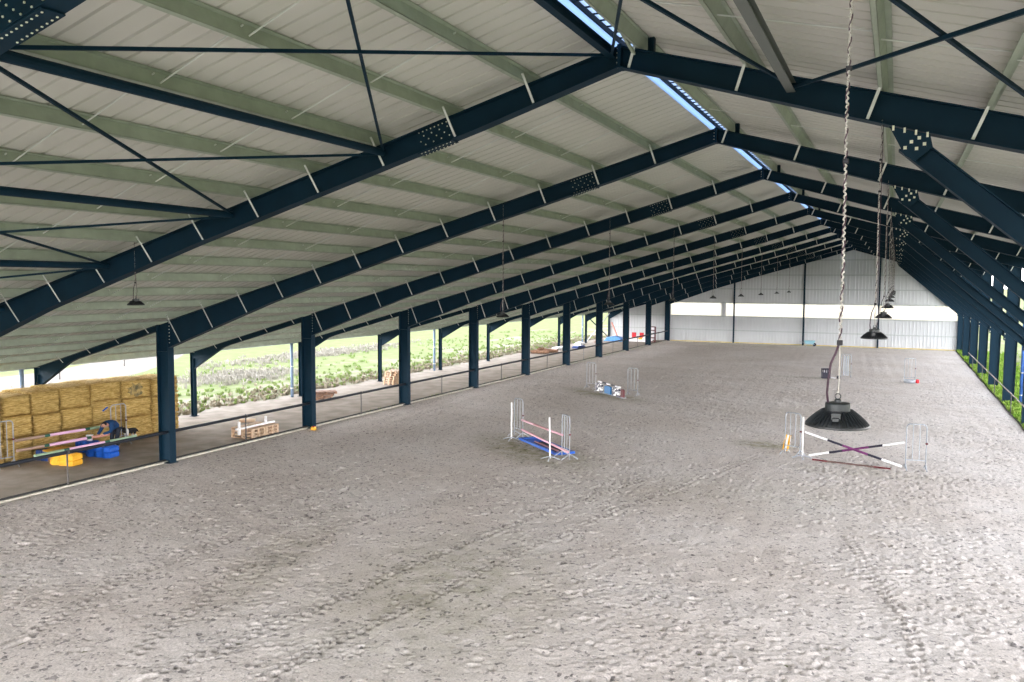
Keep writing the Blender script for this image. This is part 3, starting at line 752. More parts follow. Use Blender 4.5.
def make_upright():
    root = thing('jump_upright', '', 'jump stand', (0, 0, 0))
    MB().box(-.027, .027, -.027, .027, .05, 1.6).build('upright', M['white'], root, bevel=.008)
    for a in (0, pi / 2):
        c_, s_ = math.cos(a), math.sin(a)
        MB().tube([(-.36 * c_, -.36 * s_, .015), (-.22 * c_, -.22 * s_, .07), (0, 0, .12), (.22 * c_, .22 * s_, .07), (.36 * c_, .36 * s_, .015)], .022, 6).build('foot', M['galv'], root)
    return root
u0 = make_upright(); u0.location = (9.42, 17.55, 0); u0.rotation_euler = (0, 0, .1); tag(u0, 'white single-post jump stand at the front left of the blue tray', None, 'white single-post jump stands')
u1 = dup(u0, (12.36, 14.72, 0), .2, 'white single-post jump stand at the front right of the blue tray')
u1.rotation_euler = (.0, -.02, .2)
u2 = dup(u0, (20.92, 19.25, 0), .2, 'white single-post jump stand holding the left ends of the crossed poles', 'white single-post jump stands')

def pole(a, b, segs, label, r=.05, group=None):
    """segs: list of (fraction end, material key)"""
    a = Vector(a); b = Vector(b); mb = MB(); keys = []; f0 = 0
    for f1, k in segs:
        if k not in keys: keys.append(k)
        mb.cur = keys.index(k); p, q = a + (b - a) * f0 - a, a + (b - a) * f1 - a
        mb.tube([p, q], r, 10); f0 = f1
    o = mb.build('jump_pole', [M[k] for k in keys], smooth=False); o.location = a
    return tag(o, label, 'pole', group)
pole((21.0, 19.2, 1.03), (24.36, 18.88, .10), [(.24, 'white'), (.40, 'black'), (.66, 'purple'), (.80, 'black'), (1, 'white')], 'white, black and purple pole sloping down to the right in the crossed pair', .042)
pole((21.15, 19.36, .12), (24.42, 19.06, .96), [(.22, 'white'), (.36, 'black'), (.64, 'purple'), (.78, 'black'), (1, 'white')], 'white, black and purple pole rising to the right in the crossed pair', .042)
pole((21.3, 19.02, .035), (24.0, 18.62, .035), [(.2, 'maroon'), (.8, 'shade'), (1, 'maroon')], 'dull brownish pole lying on the sand under the crossed pair', .032)
pole((9.66, 18.1, .78), (12.58, 15.40, .84), [(.32, 'pink'), (.66, 'dpink'), (1, 'pink')], 'pink pole with a dull middle, upper one above the blue tray', .045)
pole((9.70, 17.98, .40), (12.98, 15.0, .28), [(.25, 'pink'), (.8, 'pink'), (1, 'pink')], 'plain pink pole, lower one above the blue tray', .045)
# blue tray
tr = thing('water_tray', 'long blue water-jump tray lying on the sand under the pink poles', 'tray', (11.25, 16.92, 0), math.atan2(-2.1, 2.45))
mb = MB(); L2, W2 = 1.60, .36
mb.box(-L2, L2, -W2, W2, 0, .03); mb.build('base', M['water'], tr)
mb = MB()
for s_ in (-1, 1): mb.box(-L2, L2, s_ * W2 - .07, s_ * W2 + .07, .0, .09); mb.box(s_ * L2 - .12, s_ * L2 + .12, -W2 - .07, W2 + .07, 0, .09)
mb.box(-L2, -L2 + .75, -W2, W2, .03, .06)
mb.build('rim', M['blue'], tr, bevel=.01)
MB().box(-.9, 1.2, -.10, -.02, .03, .07).build('slat', M['dpink'], tr)

# cow pattern boards
def cow_mat():
    m = bpy.data.materials.new('cow_pattern'); m.use_nodes = True; N = m.node_tree.nodes; L = m.node_tree.links; b = N['Principled BSDF']
    tc = N.new('ShaderNodeTexCoord'); v = N.new('ShaderNodeTexNoise'); v.inputs['Scale'].default_value = 6.5; v.inputs['Detail'].default_value = 1
    L.new(tc.outputs['Object'], v.inputs['Vector']); r = N.new('ShaderNodeValToRGB'); r.color_ramp.interpolation = 'CONSTANT'
    r.color_ramp.elements[0].color = (.8, .8, .8, 1); r.color_ramp.elements[1].position = .485; r.color_ramp.elements[1].color = (.015, .015, .04, 1)
    L.new(v.outputs['Fac'], r.inputs[0]); L.new(r.outputs[0], b.inputs['Base Color']); b.inputs['Roughness'].default_value = .5
    return m
CM = cow_mat()
def filler(x, y, rz, w, h, mat, label, feet=True):
    t = thing('jump_filler', label, 'jump board', (x, y, 0), rz, 'boards of the black and white jump')
    mb = MB(); mb.prism([(-w / 2, .04), (w / 2, .04), (w / 2, h), (w / 4, h + .04), (-w / 4, h + .04), (-w / 2, h)], -.05, .05); mb.build('board', mat, t, bevel=.01)
    if feet:
        for s_ in (-1, 1): MB().box(s_ * w * .4 - .03, s_ * w * .4 + .03, -.16, .16, 0, .05).build('foot', M['galv'], t)
ang = math.atan2(31.9 - 34.1, 9.75 - 7.45)
filler(7.72, 33.78, ang, .85, .52, CM, 'black and white patched board at the left of the far jump')
filler(8.52, 33.0, ang, .78, .46, M['teal'], 'blue board in the middle of the far jump')
filler(9.28, 32.28, ang, .85, .50, CM, 'black and white patched board at the right of the far jump')
filler(9.80, 31.85, ang, .35, .46, M['maroon'], 'small maroon board at the right end of the far jump')
pole((7.5, 34.2, .60), (9.5, 32.3, .55), [(.2, 'white'), (.4, 'black'), (.6, 'white'), (.8, 'black'), (1, 'white')], 'black and white pole lying across the tops of the patched boards', .05)

# dark crate, tub, small cup on the far sand
t = thing('dark_crate', 'dark slotted plastic crate standing alone on the far sand', 'crate', (19.6, 48.2, 0), .3)
mb = MB(); hx, hy, h = .26, .22, .68; mb.box(-hx, hx, -hy, hy, 0, .04)
for s_ in (-1, 1):
    mb.box(s_ * hx - .02, s_ * hx + .02, -hy, hy, 0, .42); mb.box(-hx, hx, s_ * hy - .02, s_ * hy + .02, 0, .42)
    mb.box(s_ * hx - .02, s_ * hx + .02, -hy, hy, h - .07, h); mb.box(-hx, hx, s_ * hy - .02, s_ * hy + .02, h - .07, h)
    for q in (-.23, -.08, .08, .23): mb.box(q - .03, q + .03, s_ * hy - .02, s_ * hy + .02, .42, h)
mb.build('crate_body', M['black'], t)
for q in (-.15, .02, .15): MB().box(q - .05, q + .05, -.1, .1, .03, .60).build('white_block', M['white'], t)
t = thing('tub', 'small white and blue tub at the foot of the far right wing', 'tub', (24.95, 47.9, 0))
MB().lathe([(.28, 0), (.36, .06), (.38, .22), (.35, .22), (.30, .08)], n=18).build('tub_body', M['galv'], t, smooth=True)
MB().lathe([(.2, .08), (.26, .16), (.05, .20)], n=14).build('lid', M['white'], t)
o = MB().lathe([(.10, 0), (.13, .05), (.12, .22), (.05, .26)], n=10).build('plastic_cone', M['red']); o.location = (25.42, 48.0, 0); tag(o, 'small red block beside the tub at the far right wing', 'block')
t = thing('pole_rest', 'small dark and white pole rest lying beside the dark crate', 'block', (20.45, 48.3, 0))
MB().box(-.12, .12, -.12, .12, 0, .2).build('block_body', M['black'], t, bevel=.02); MB().box(-.75, -.15, -.05, .03, 0, .08).build('pole_end', M['white'], t)
# filler panel in the far wing
t = thing('wing_panel', 'pale blue-grey slatted panel leaning in the wing beside the dark crate', 'panel', (20.85, 49.52, 0), .1)
for q in (-.14, 0, .14): MB().box(q - .05, q + .05, -.03, .0, .1, 1.55).build('slat', M['galv'], t)
# yellow and orange board leaning at the left wing of the cross
t = thing('gate_panel', 'yellow and white striped board leaning at the left wing of the crossed poles', 'panel', (20.22, 20.55, 0), -.4)
t.scale = (.55, .75, .8)
mb = MB(); 
for q, mk in ((-.22, 'yellow'), (-.06, 'white'), (.10, 'yellow')):
    MB().add([(q, -.25, .02), (q + .13, -.25, .02), (q + .13, .05, .78), (q, .05, .78), (q, -.21, .02), (q + .13, -.21, .02), (q + .13, .09, .78), (q, .09, .78)], [(0, 1, 2, 3), (7, 6, 5, 4), (0, 4, 5, 1), (1, 5, 6, 2), (2, 6, 7, 3), (3, 7, 4, 0)]).build('slat', M[mk], t)
MB().box(-.24, .24, .02, .06, .38, .46).build('crosspiece', M['woodd'], t)

# ------------------------------------------------------------------ straw bales
def bale_mesh(L, Wd, H, seed):
    r = random.Random(seed); bm = bmesh.new()
    bmesh.ops.create_cube(bm, size=1); bmesh.ops.scale(bm, vec=(L, Wd, H), verts=bm.verts)
    bmesh.ops.subdivide_edges(bm, edges=bm.edges[:], cuts=9, use_grid_fill=True)
    for v in bm.verts:
        x, y, z = v.co
        ex, ey, ez = abs(x) / (L / 2), abs(y) / (Wd / 2), abs(z) / (H / 2)
        k = 1 - .05 * (ex ** 8) * max(ey ** 8, ez ** 8)
        fl = .022 * math.sin(z / H * 2 * pi * 4 + seed) + r.uniform(-.02, .02)
        v.co = (x * k + (fl if ex > .95 else 0) * (1 if x > 0 else -1), y * k + (fl if ey > .95 else 0) * (1 if y > 0 else -1), z * k + (r.uniform(-.014, .01)))
    me = bpy.data.meshes.new('straw_bale'); bm.to_mesh(me); bm.free()
    me.polygons.foreach_set('use_smooth', [True] * len(me.polygons)); me.materials.append(M['straw']); return me
edges_y = [2.9, 4.05, 5.2, 6.3, 7.45, 8.8, 10.25, 11.68, 13.15]
hs = [.84, .84, .84]
sname = ['outside the picture edge', 'at the left picture edge', 'first full stack from the left', 'second full stack from the left', 'third full stack from the left', 'stack behind the stooping person', 'stack with the dark mouldy patch', 'stack behind the near blue column']
sname = {0: None, 1: 'in the stack cut by the left picture edge', 2: 'in the leftmost full stack', 3: 'in the second full stack from the left', 4: 'in the third full stack from the left', 5: 'in the stack behind the stooping person', 6: 'in the stack with the dark patch', 7: 'in the last stack behind the near column'}
lev = ['bottom', 'middle', 'top']
for s in range(1, 8):
    y0, y1 = edges_y[s], edges_y[s + 1]; z = 0
    for k in range(3):
        H = (.83, .82, .80, .82, .83, .83, .82, .80)[s] * (1, (.92, 1.1, .98), (1.08, 1.0, .92), (.9, 1.02, 1.08), (1.05, .92, 1.03), (1.0, 1.12, .88), (1.1, .95, .95), (.96, 1.06, .98))[s][k]
        H -= .0; wd = y1 - y0 + .0
        me = bale_mesh(1.9, wd - .05, H - .012, s * 5 + k)
        o = bpy.data.objects.new('straw_bale', me); C.objects.link(o)
        off = random.uniform(-.10, .10)
        o.location = (-5.92 + off * .6 - (.05 if k == 2 else 0), (y0 + y1) / 2 + random.uniform(-.015, .015), z + H / 2 + .003)
        o.rotation_euler = (random.uniform(-.01, .01), 0, random.uniform(-.035, .035)); z += H
        tag(o, 'golden straw bale, %s %s' % (lev[k], sname[s]), 'straw bale', 'straw bales stacked in the aisle')
        # loose straw wisps along top
        if s == 6 and k == 2:
            mb = MB(); rr = random.Random(3); n = 22; ctr = (.99, -.1, -.02); vs = [ctr]
            for q in range(n):
                a = 2 * pi * q / n; rd = rr.uniform(.18, .36); vs.append((.985, ctr[1] + rd * math.cos(a) * 1.25, ctr[2] + rd * math.sin(a)))
            m2 = len(vs); vs2 = [(x - .05, y, z_) for x, y, z_ in vs]
            mb.add(vs + vs2, [(0, 1 + q, 1 + (q + 1) % n) for q in range(n)] + [(1 + q, m2 + 1 + q, m2 + 1 + (q + 1) % n, 1 + (q + 1) % n) for q in range(n)])
            p_ = mb.build('mould_patch', M['mould'], o); p_['label'] = 'dark mouldy patch'
# rear row of bales hidden behind gives the stack its top depth
tufts2 = []
vs = []; fs = []
for k in range(900):
    y = random.uniform(5.2, 13.2); x = random.uniform(-6.9, -5.0); a = random.uniform(0, 2 * pi); l = random.uniform(.08, .28); e = random.uniform(-.05, .25)
    if random.random() < .5: x = -5.02 + random.uniform(-.05, .06)
    zb = (2.52 if y < 11.7 else 2.40); o = len(vs); dx, dy = math.cos(a) * l, math.sin(a) * l
    vs += [(x, y, zb), (x + .012, y + .012, zb), (x + dx, y + dy, zb + e * l * 2)]; fs.append((o, o + 1, o + 2))
me = bpy.data.meshes.new('loose_straw'); me.from_pydata(vs, [], fs); me.materials.append(M['straw']); o = bpy.data.objects.new('loose_straw', me); C.objects.link(o)
tag(o, 'loose straw wisps on top of the stacked bales', 'straw', kind='stuff')

# ------------------------------------------------------------------ aisle jump things
pgp = 'pastel striped poles stored in the aisle'
pole((-4.30, 5.12, .92), (-4.22, 9.12, .88), [(.27, 'tan'), (.32, 'dgreen'), (.68, 'lilac'), (.73, 'dgreen'), (1, 'pgreen')], 'lilac, green and tan striped pole, highest of the two between the aisle wings', .055, pgp)
pole((-4.05, 5.0, .60), (-4.0, 9.0, .58), [(.25, 'tan'), (.30, 'dgreen'), (.68, 'lilac'), (.73, 'dgreen'), (1, 'salmon')], 'lilac, green and salmon striped pole, lower of the two between the aisle wings', .055, pgp)
pole((-3.25, 5.1, .47), (-3.25, 9.35, .47), [(.26, 'pgreen'), (.31, 'dgreen'), (.66, 'lilac'), (.71, 'dgreen'), (1, 'pgreen')], 'lilac and pale green pole resting across the yellow and blue blocks', .055, pgp)
pole((-4.62, 10.75, .05), (-4.78, 12.7, .05), [(.4, 'lilac'), (.8, 'salmon'), (1, 'white')], 'salmon and white pole lying on the gravel left of the near column', .05, pgp)
def jump_block(x, y, rz, mat, label, L_=1.05, Wd=.55, H=.40):
    t = thing('jump_block', label, 'jump block', (x, y, 0), rz, 'plastic jump blocks in the aisle')
    # scalloped block: outline with notches, extruded
    pts = []
    n = 3
    for s_ in (1, -1):
        rng_ = range(0, 25) if s_ == 1 else range(24, -1, -1)
        for q in rng_:
            f = q / 24; xx = (-.5 + f) * L_; bulge = .5 - .10 * (math.cos(f * n * 2 * pi) * .5 + .5)
            pts.append((xx, s_ * Wd * bulge))
    mb = MB(); nn = len(pts); lv = [(0, .96), (.05, 1), (H * .42, 1), (H * .5, .90), (H * .58, 1), (H - .05, 1), (H, .94)]
    vs = [(px * k, py * k, z) for z, k in lv for px, py in pts]
    fs = [(i * nn + q, i * nn + (q + 1) % nn, (i + 1) * nn + (q + 1) % nn, (i + 1) * nn + q) for i in range(len(lv) - 1) for q in range(nn)]
    fs += [tuple(range(nn - 1, -1, -1)), tuple(range((len(lv) - 1) * nn, len(lv) * nn))]
    mb.add(vs, fs); mb.build('block_body', mat, t)
    for q in (-.33, .0, .33):
        MB().box(q * L_ - .09, q * L_ + .09, -.18, .18, H, H + .025).build('top_lug', mat, t, bevel=.008)
    return t
jump_block(-3.0, 6.12, .12, M['yellow'], 'yellow scalloped plastic jump block under the pole in the aisle')
jump_block(-3.05, 7.65, .12, M['blue'], 'bright blue scalloped plastic jump block before the stooping person', 1.15, .58)
jump_block(-4.25, 7.95, .15, M['blue'], 'blue plastic jump block carrying the white bucket', .8, .5, .42)
jump_block(-4.35, 6.3, .15, M['dblue'], 'dark blue jump block behind the yellow block', .6, .45, .36)
tag(MB().box(-4.05, -3.55, 5.95, 6.75, .40, .46).build('yellow_plank', M['yellow'], bevel=.01), 'small yellow plank behind the yellow block', 'plank')
# legs for plank so that it rests
o = MB().box(-3.98, -3.62, 6.1, 6.6, 0, .40).build('trestle', M['woodd']); tag(o, 'low dark wooden trestle holding the yellow plank', 'trestle')
t = thing('bucket', 'small white paint bucket on the blue block by the person', 'bucket', (-4.12, 7.95, .446))
MB().lathe([(.10, 0), (.13, .22), (.135, .23), (.12, .23), (.10, .05)], n=18).build('pail', M['white'], t, smooth=True)
MB().tube([(.13 * math.cos(a), 0, .22 + .10 * math.sin(a)) for a in [pi * k / 10 for k in range(11)]], .005, 5).build('handle', M['galv'], t)
# blue hanging cloth tag on straw
o = MB().box(-.02, .02, -.14, .14, -.03, .03).build('blue_strap', M['blue']); o.location = (-5.0, 9.35, 1.42); o.rotation_euler = (.5, 0, 0); tag(o, 'short blue strap end sticking out of the straw above the person', 'strap')
# yellow toy
t = thing('yellow_disc', 'small yellow and red disc at the foot of the second near column', 'disc', (.52, 15.62, .0))
MB().lathe([(.12, 0), (.13, .03), (.12, .14), (.05, .17)], n=16).build('disc_body', M['yellow'], t); MB().box(.04, .10, -.12, -.04, .15, .19).build('red_spot', M['red'], t)

# person and dog by skin modifier
def skin_body(name, verts, edges, radii, mat, parent, sub=2, root=0):
    me = bpy.data.meshes.new(name); me.from_pydata(verts, edges, []); me.materials.append(mat)
    o = bpy.data.objects.new(name, me); C.objects.link(o)
    if parent is not None: o.parent = parent
    sk = o.modifiers.new('skin', 'SKIN'); sk.use_smooth_shade = True
    if not me.skin_vertices: 
        bm = bmesh.new(); bm.from_mesh(me); bm.verts.layers.skin.verify(); bm.to_mesh(me); bm.free()
    for i, r in enumerate(radii):
        d = me.skin_vertices[0].data[i]; d.radius = (r, r) if not isinstance(r, tuple) else r; d.use_root = (i == root)
    sb = o.modifiers.new('sub', 'SUBSURF'); sb.levels = sub; sb.render_levels = sub
    return o
# local frame: person faces -y; x to their side. origin between the feet
def make_person():
    root = thing('person', 'person in a blue jacket stooping over the poles with hands at the bucket', 'person', (-3.70, 8.66, 0), .22)
    V = [(0, .16, .88), (0, .02, .98), (0, -.16, 1.06), (0, -.30, 1.08), (0, -.40, 1.06), (0, -.49, 1.05), (0, -.56, 1.03)]   # pelvis..head
    R = [.135, .125, .135, .13, .055, .085, .08]; E = [(i, i + 1) for i in range(6)]
    def chain(fr, pts, rr):
        a = fr
        for p_, r_ in zip(pts, rr): V.append(p_); R.append(r_); E.append((a, len(V) - 1)); a = len(V) - 1
        return a
    for s_ in (-1, 1):
        chain(0, [(s_ * .10, .16, .80), (s_ * .12, .06, .46), (s_ * .12, .12, .10), (s_ * .13, .0, .045), (s_ * .13, -.10, .035)], [.095, .068, .045, .045, .035])
    hands = []
    for s_, hd in ((-1, (-.20, -.72, .66)), (1, (.06, -.76, .70))):
        e = chain(3, [(s_ * .19, -.31, 1.03), (s_ * .23, -.42, .80), tuple(hd[i] + (0, .10, .03)[i] for i in range(3)), hd], [.065, .045, .030, .034]); hands.append(e)
        h = hd
        for k in range(4):
            x = h[0] + (k - 1.5) * .021; l = (.065, .078, .074, .058)[k]
            chain(e, [(x, h[1] - .035, h[2] - .005), (x, h[1] - .035 - l * .55, h[2] - .02), (x, h[1] - .035 - l * .8, h[2] - .05)], [.010, .0085, .0075])
        chain(e, [(h[0] - s_ * .035, h[1] - .005, h[2] - .01), (h[0] - s_ * .05, h[1] - .04, h[2] - .03)], [.011, .009])
    skin_body('body', V, E, R, M['skin'], root, 2)
    # clothes follow the body
    Vj = [(0, .20, .80), (0, .08, .97), (0, -.10, 1.07), (0, -.28, 1.10), (0, -.37, 1.09)]; Rj = [.185, .185, .18, .16, .09]; Ej = [(i, i + 1) for i in range(4)]
    for s_, hd in ((-1, (-.20, -.62, .70)), (1, (.06, -.66, .74))):
        o_ = len(Vj); Vj += [(s_ * .20, -.30, 1.04), (s_ * .235, -.42, .80), hd]; Rj += [.09, .068, .046]; Ej += [(3, o_), (o_, o_ + 1), (o_ + 1, o_ + 2)]
    skin_body('jacket', Vj, Ej, Rj, M['jacket'], root, 2)
    Vt = [(0, .17, .86)]; Rt = [.15]; Et = []
    for s_ in (-1, 1):
        o_ = len(Vt); Vt += [(s_ * .10, .16, .78), (s_ * .12, .06, .46), (s_ * .12, .12, .12)]; Rt += [.108, .082, .062]; Et += [(0, o_), (o_, o_ + 1), (o_ + 1, o_ + 2)]
    skin_body('trousers', Vt, Et, Rt, M['trouser'], root, 2)
    for s_ in (-1, 1): skin_body('shoe', [(s_ * .12, .14, .05), (s_ * .13, .02, .05), (s_ * .13, -.13, .04)], [(0, 1), (1, 2)], [.055, .055, .042], M['black'], root, 2)
    # face: nose, eyes, ears, mouth on a head turned to -y and down
    hc = Vector((0, -.55, 1.035))
    mb = MB(); mb.lathe([(.004, -.012), (.016, -.002), (.012, .02), (.003, .035)], (0, hc.y - .085, hc.z - .01), 8); mb.build('nose', M['skin'], root)
    for s_ in (-1, 1):
        mb = MB(); mb.lathe([(.003, -.01), (.011, 0), (.003, .01)], (s_ * .032, hc.y - .075, hc.z + .012), 8); mb.build('eye', M['black'], root)
        mb = MB(); mb.lathe([(.006, -.025), (.014, 0), (.006, .025)], (s_ * .088, hc.y + .01, hc.z), 8); mb.build('ear', M['skin'], root)
    MB().box(-.025, .025, hc.y - .082, hc.y - .07, hc.z - .042, hc.z - .034).build('mouth', M['dpink'], root)
    hb = skin_body('hair', [(0, -.53, 1.085), (0, -.46, 1.10), (0, -.40, 1.085)], [(0, 1), (1, 2)], [.085, .10, .075], M['hair'], root, 2)
    return root
make_person()
def make_dog():
    root = thing('dog', 'black and white dog standing by the wing at the foot of the straw bales', 'dog', (-4.78, 10.32, 0), .15)
    # faces -y
    V = [(0, .22, .42), (0, .02, .40), (0, -.18, .41), (0, -.30, .46), (0, -.38, .52), (0, -.48, .49)]
    R = [.095, .105, .125, .085, .075, .035]; E = [(i, i + 1) for i in range(5)]
    def chain(fr, pts, rr):
        a = fr
        for p_, r_ in zip(pts, rr): V.append(p_); R.append(r_); E.append((a, len(V) - 1)); a = len(V) - 1
    for s_ in (-1, 1):
        chain(0, [(s_ * .07, .24, .34), (s_ * .08, .18, .25), (s_ * .08, .29, .14), (s_ * .08, .27, .03), (s_ * .08, .23, .02)], [.07, .045, .026, .022, .024])
        chain(2, [(s_ * .07, -.20, .32), (s_ * .075, -.18, .20), (s_ * .075, -.20, .03), (s_ * .075, -.24, .02)], [.05, .032, .022, .024])
        chain(4, [(s_ * .05, -.36, .58), (s_ * .06, -.35, .63)], [.025, .008])
    chain(0, [(0, .34, .42), (0, .44, .34), (0, .50, .26)], [.04, .035, .018])
    m = bpy.data.materials.new('collie_coat'); m.use_nodes = True; N = m.node_tree.nodes; L = m.node_tree.links; b = N['Principled BSDF']; b.inputs['Roughness'].default_value = .9
    tc = N.new('ShaderNodeTexCoord'); sp = N.new('ShaderNodeSeparateXYZ'); L.new(tc.outputs['Object'], sp.inputs[0])
    # white collar band, white belly/legs, white rump spot
    a = N.new('ShaderNodeMath'); a.operation = 'COMPARE'; a.inputs[1].default_value = -.22; a.inputs[2].default_value = .055; L.new(sp.outputs['Y'], a.inputs[0])
    c = N.new('ShaderNodeMath'); c.operation = 'LESS_THAN'; c.inputs[1].default_value = .24; L.new(sp.outputs['Z'], c.inputs[0])
    d = N.new('ShaderNodeMath'); d.operation = 'MAXIMUM'; L.new(a.outputs[0], d.inputs[0]); L.new(c.outputs[0], d.inputs[1])
    mx = N.new('ShaderNodeMix'); mx.data_type = 'RGBA'; mx.inputs[6].default_value = (.012, .012, .014, 1); mx.inputs[7].default_value = (.72, .70, .68, 1)
    L.new(d.outputs[0], mx.inputs[0]); L.new(mx.outputs[2], b.inputs['Base Color'])
    skin_body('body', V, E, R, m, root, 2)
make_dog()

# ------------------------------------------------------------------ pallets and aisle clutter
def make_pallet(mat, nm='pallet'):
    root = thing(nm, '', 'pallet', (0, 0, 0)); w, l = .78, 1.18   # w along y, l along x
    mb = MB()
    for k in range(7): y = -w / 2 + .05 + k * (w - .1) / 6; mb.box(-l / 2, l / 2, y - .045, y + .045, .122, .144)
    for x in (-l / 2 + .05, 0, l / 2 - .05): mb.box(x - .05, x + .05, -w / 2, w / 2, .10, .121)
    mb.build('top_deck', mat, root)
    mb = MB()
    for x in (-l / 2 + .05, 0, l / 2 - .05):
        for y in (-w / 2 + .05, 0, w / 2 - .05): mb.box(x - .05, x + .05, y - .05, y + .05, .022, .10)
    for y in (-w / 2 + .05, 0, w / 2 - .05): mb.box(-l / 2, l / 2, y - .05, y + .05, 0, .021)
    mb.build('bottom_boards', mat, root)
    return root
pl = make_pallet(M['wood']); used = [False]
def put_pallet(x, y, z, rz, label, group, src=None, tilt=0):
    if src is None:
        if not used[0]: used[0] = True; o = pl; o.location = (x, y, z); o.rotation_euler = (tilt, 0, rz); o['label'] = label; o['group'] = group; return o
        src = pl
    o = dup(src, (x, y, z), rz, label, group); o.rotation_euler = (tilt, 0, rz); return o
lv4 = ['bottom', 'middle', 'top']
for k in range(3):
    put_pallet(-.88, 13.05, .002 + k * .146, random.uniform(-.02, .02), 'new wooden pallet by the kerb, %s of the left stack' % lv4[k], 'pale pallets by the kerb')
    put_pallet(-.88, 13.88, .002 + k * .146, random.uniform(-.02, .02), 'new wooden pallet by the kerb, %s of the right stack' % lv4[k], 'pale pallets by the kerb')
pd = make_pallet(M['woodd'])
pd.location = (-5.4, 23.5, .002); pd.rotation_euler = (0, 0, .3); tag(pd, 'dark broken pallet behind the second near column, lowest of three', None, 'dark pallets behind the second column')
for k in (1, 2): put_pallet(-5.4 + .1 * k, 23.55 + .12 * k, .002 + k * .15, .3 + .25 * k, 'dark broken pallet behind the second near column, %s of three' % ('middle', 'topmost')[k - 1], 'dark pallets behind the second column', pd, 0)
for k in range(6):
    put_pallet(-5.6, 31.3 + .02 * k, .002 + k * .146, pi / 2 + random.uniform(-.05, .05) + (.2 if k > 3 else 0), 'weathered pallet in the tall aisle stack, %s from the ground' % ORD[k], 'weathered pallets stacked left of the third column')
    
# white stand lying on pallets
t = thing('white_beam', 'white painted beam with two cross feet lying on the pale pallets', 'jump stand', (-.70, 13.3, .442), 0)
MB().box(-.05, .05, -1.15, 1.15, .0, .07).build('beam', M['white'], t, bevel=.01)
for y in (-.98, .62): MB().box(-.035, .035, y - .05, y + .05, .07, .34).build('foot', M['white'], t, bevel=.01)
MB().box(-.05, .05, -1.03, -.93, -.22, .0).build('foot', M['white'], t, bevel=.01)
o = MB().box(-.35, .35, -.14, .14, 0, .14).build('timber_block', M['wood']); o.location = (-3.6, 15.9, 0); o.rotation_euler = (0, 0, .6); tag(o, 'short timber piece on the gravel behind the pale pallets', 'timber')
# brown pile farther down
for k, (x, y, a, L_, r) in enumerate([(-6.1, 56.7, .4, 1.7, .17), (-6.3, 57.5, .9, 1.5, .16), (-5.9, 58.3, .2, 1.8, .18), (-6.2, 57.2, 1.6, 1.3, .13), (-5.8, 59.0, .6, 1.2, .15)]):
    z = r if k < 3 or k == 4 else .42
    mb = MB(); mb.tube([(-L_ / 2, 0, 0), (-L_ / 4, 0, .02), (L_ / 4, 0, -.01), (L_ / 2, 0, 0)], [r * .9, r, r * .95, r * .85], 9); o = mb.build('log', M['woodd']); o.location = (x, y, z); o.rotation_euler = (0, 0, a)
    tag(o, 'brown log in the small pile beside the far aisle, %s' % ['left end', 'behind the middle', 'right of the middle', 'lying on top', 'right end'][k], 'log', 'logs piled beside the aisle')
for k, (x, y, mk, l) in enumerate([(-6.4, 62.5, 'white', 'white board stack on the gravel between far aisle columns, nearer one'), (-5.4, 65.2, 'dblue', 'blue-grey board stack on the gravel between far aisle columns'), (-6.9, 69.5, 'white', 'white board stack on the gravel near the wall brace'), (-6.3, 73.6, 'tan', 'brownish board stack on the gravel near the end wall')]):
    mb = MB()
    for q in range(3): mb.box(-.35 + .04 * q, .35 - .03 * q, -1.0 + .05 * q, 1.0 - .08 * q, q * .08, q * .08 + .07)
    o = mb.build('board_stack', M[mk]); o.location = (x, y, 0); o.rotation_euler = (0, 0, .15 * k - .2); tag(o, l, 'boards', 'board stacks along the far aisle')
# corner clutter at the end wall
o = MB().bar((-5.75, 76.9, 2.1), (-4.75, 76.6, .05), .16, .10).build('leaning_plank', M['salmon']); tag(o, 'brown plank leaning by the last aisle column', 'plank')
mb = MB(); mb.prism([(-1.1, 0), (1.1, 0), (.9, .5), (.2, .62), (-.7, .45)], -.5, .5); o = mb.build('blue_tarpaulin', nmat('light_blue_sheet', (.12, .32, .65), .6, var=.3, scale=6), bevel=.06); o.location = (-5.2, 76, 0); tag(o, 'folded light blue tarpaulin at the end of the aisle', 'tarpaulin')
for k, x in enumerate((-4.05, -3.15, -2.25, -1.55)):
    t = thing('red_stand', 'red board on a coloured block near the end wall, %s from the left' % ORD[k], 'jump block', (x, 77.2, 0), 0, 'red boards by the end wall')
    MB().box(-.33, .33, -.2, .2, 0, .42).build('block_body', M[('yellow', 'white', 'yellow', 'blue')[k]], t, bevel=.03)
    MB().box(-.24, .24, -.06, .06, .42, 1.0).build('board', M['red'], t, bevel=.01)
tag(MB().box(-4.4, -1.3, 76.2, 76.35, .02, .28).build('low_plank', M['white'], bevel=.01), 'long pale plank standing on edge before the red boards', 'plank')
t = thing('lattice_stand', 'dark upright stand filled with white blocks beside the last left column', 'stand', (-.95, 76.6, 0), .1)
mb = MB()
for s_ in (-.42, .42): mb.box(s_ - .06, s_ + .06, -.12, .12, 0, 1.75)
for z in (.0, .45, .9, 1.3, 1.68): mb.box(-.42, .42, -.12, .12, z, z + .09)
mb.build('frame', M['maroon'], t)
for k, z in enumerate((.12, .56, 1.0, 1.4)):
    MB().box(-.3 + (.15 if k % 2 else 0), .12 + (.15 if k % 2 else 0), -.1, .1, z, z + .3).build('white_block', M['white'], t, bevel=.02)
o = MB().lathe([(.16, 0), (.2, .3), (.12, .55)], n=10).build('sack', M['white']); o.location = (-1.95 + .2, 76.4, 0); tag(o, 'pale sack left of the dark upright stand', 'sack')
t = thing('wheelbarrow', 'small pale blue wheelbarrow at the foot of the middle end wall post', 'wheelbarrow', (15.7, 79.0, 0), .2)
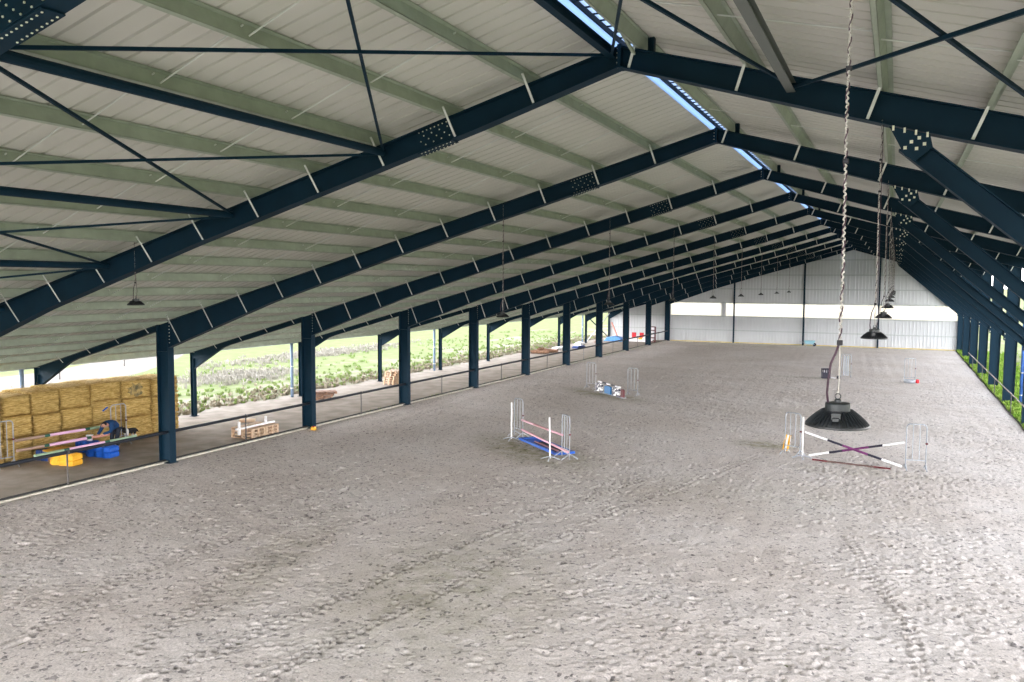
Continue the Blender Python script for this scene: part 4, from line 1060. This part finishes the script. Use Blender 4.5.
MB().prism([(-.45, .3), (.35, .25), (.55, .62), (-.6, .62)], -.3, .3).build('tray', nmat('pale_blue_metal', (.22, .42, .50), .5), t, bevel=.02)
MB().tube([(.48, -.04, .19), (.48, .04, .19)], .19, 14).build('wheel', M['black'], t)
for s_ in (-.25, .25): MB().tube([(.48, s_ * .2, .19), (-.3, s_, .28), (-1.0, s_, .55)], .02, 6).build('handle', M['galv'], t); MB().tube([(-.35, s_, .28), (-.4, s_, .0)], .02, 6).build('leg', M['galv'], t)

# ------------------------------------------------------------------ light
wd = bpy.data.worlds.new('overcast_sky'); scene.world = wd; wd.use_nodes = True
N = wd.node_tree.nodes; L = wd.node_tree.links; bg = N['Background']
tc = N.new('ShaderNodeTexCoord'); sp = N.new('ShaderNodeSeparateXYZ'); L.new(tc.outputs['Generated'], sp.inputs[0])
r = N.new('ShaderNodeValToRGB'); e = r.color_ramp.elements; e[0].position = .10; e[0].color = (1, .97, .96, 1); e[1].position = .9; e[1].color = (.12, .135, .155, 1); e_ = e.new(.38); e_.color = (.36, .37, .40, 1)
L.new(sp.outputs['Z'], r.inputs[0]); L.new(r.outputs[0], bg.inputs['Color'])
mr_ = N.new('ShaderNodeMapRange'); mr_.inputs[1].default_value = -1; mr_.inputs[2].default_value = 1; mr_.inputs[3].default_value = 12.5; mr_.inputs[4].default_value = 5.5
L.new(sp.outputs['X'], mr_.inputs[0]); L.new(mr_.outputs[0], bg.inputs['Strength'])

sun = bpy.data.lights.new('sun', 'SUN'); sun.energy = .5; sun.angle = math.radians(50); so = bpy.data.objects.new('sun', sun); C.objects.link(so); so.rotation_euler = Vector((-math.cos(math.radians(24)) * .86, math.cos(math.radians(24)) * .5, -math.sin(math.radians(24)))).to_track_quat('-Z', 'Y').to_euler()

# ------------------------------------------------------------------ camera (24 mm class drone lens, slightly rolled)
cam = bpy.data.cameras.new('camera'); co = bpy.data.objects.new('camera', cam); C.objects.link(co); scene.camera = co
cam.sensor_width = 36; cam.lens = 818.606 * 36 / 1024; cam.clip_end = 4000; cam.clip_start = .05
ya, pt, ro = [math.radians(a) for a in (25.1589, 4.1109, .3191)]
fw = Vector((-math.sin(ya) * math.cos(pt), math.cos(ya) * math.cos(pt), -math.sin(pt)))
rt = Vector((math.cos(ya), math.sin(ya), 0)); up = rt.cross(fw)
Rr = rt * math.cos(ro) + up * math.sin(ro); U = -rt * math.sin(ro) + up * math.cos(ro)
mat = Matrix((Rr, U, -fw)).transposed().to_4x4(); mat.translation = (23.995, -13.4846, 6.6608); co.matrix_world = mat

vs_ = scene.view_settings; vs_.view_transform = 'Standard'; vs_.look = 'None'; vs_.gamma = 1; vs_.use_curve_mapping = False; vs_.exposure = .95
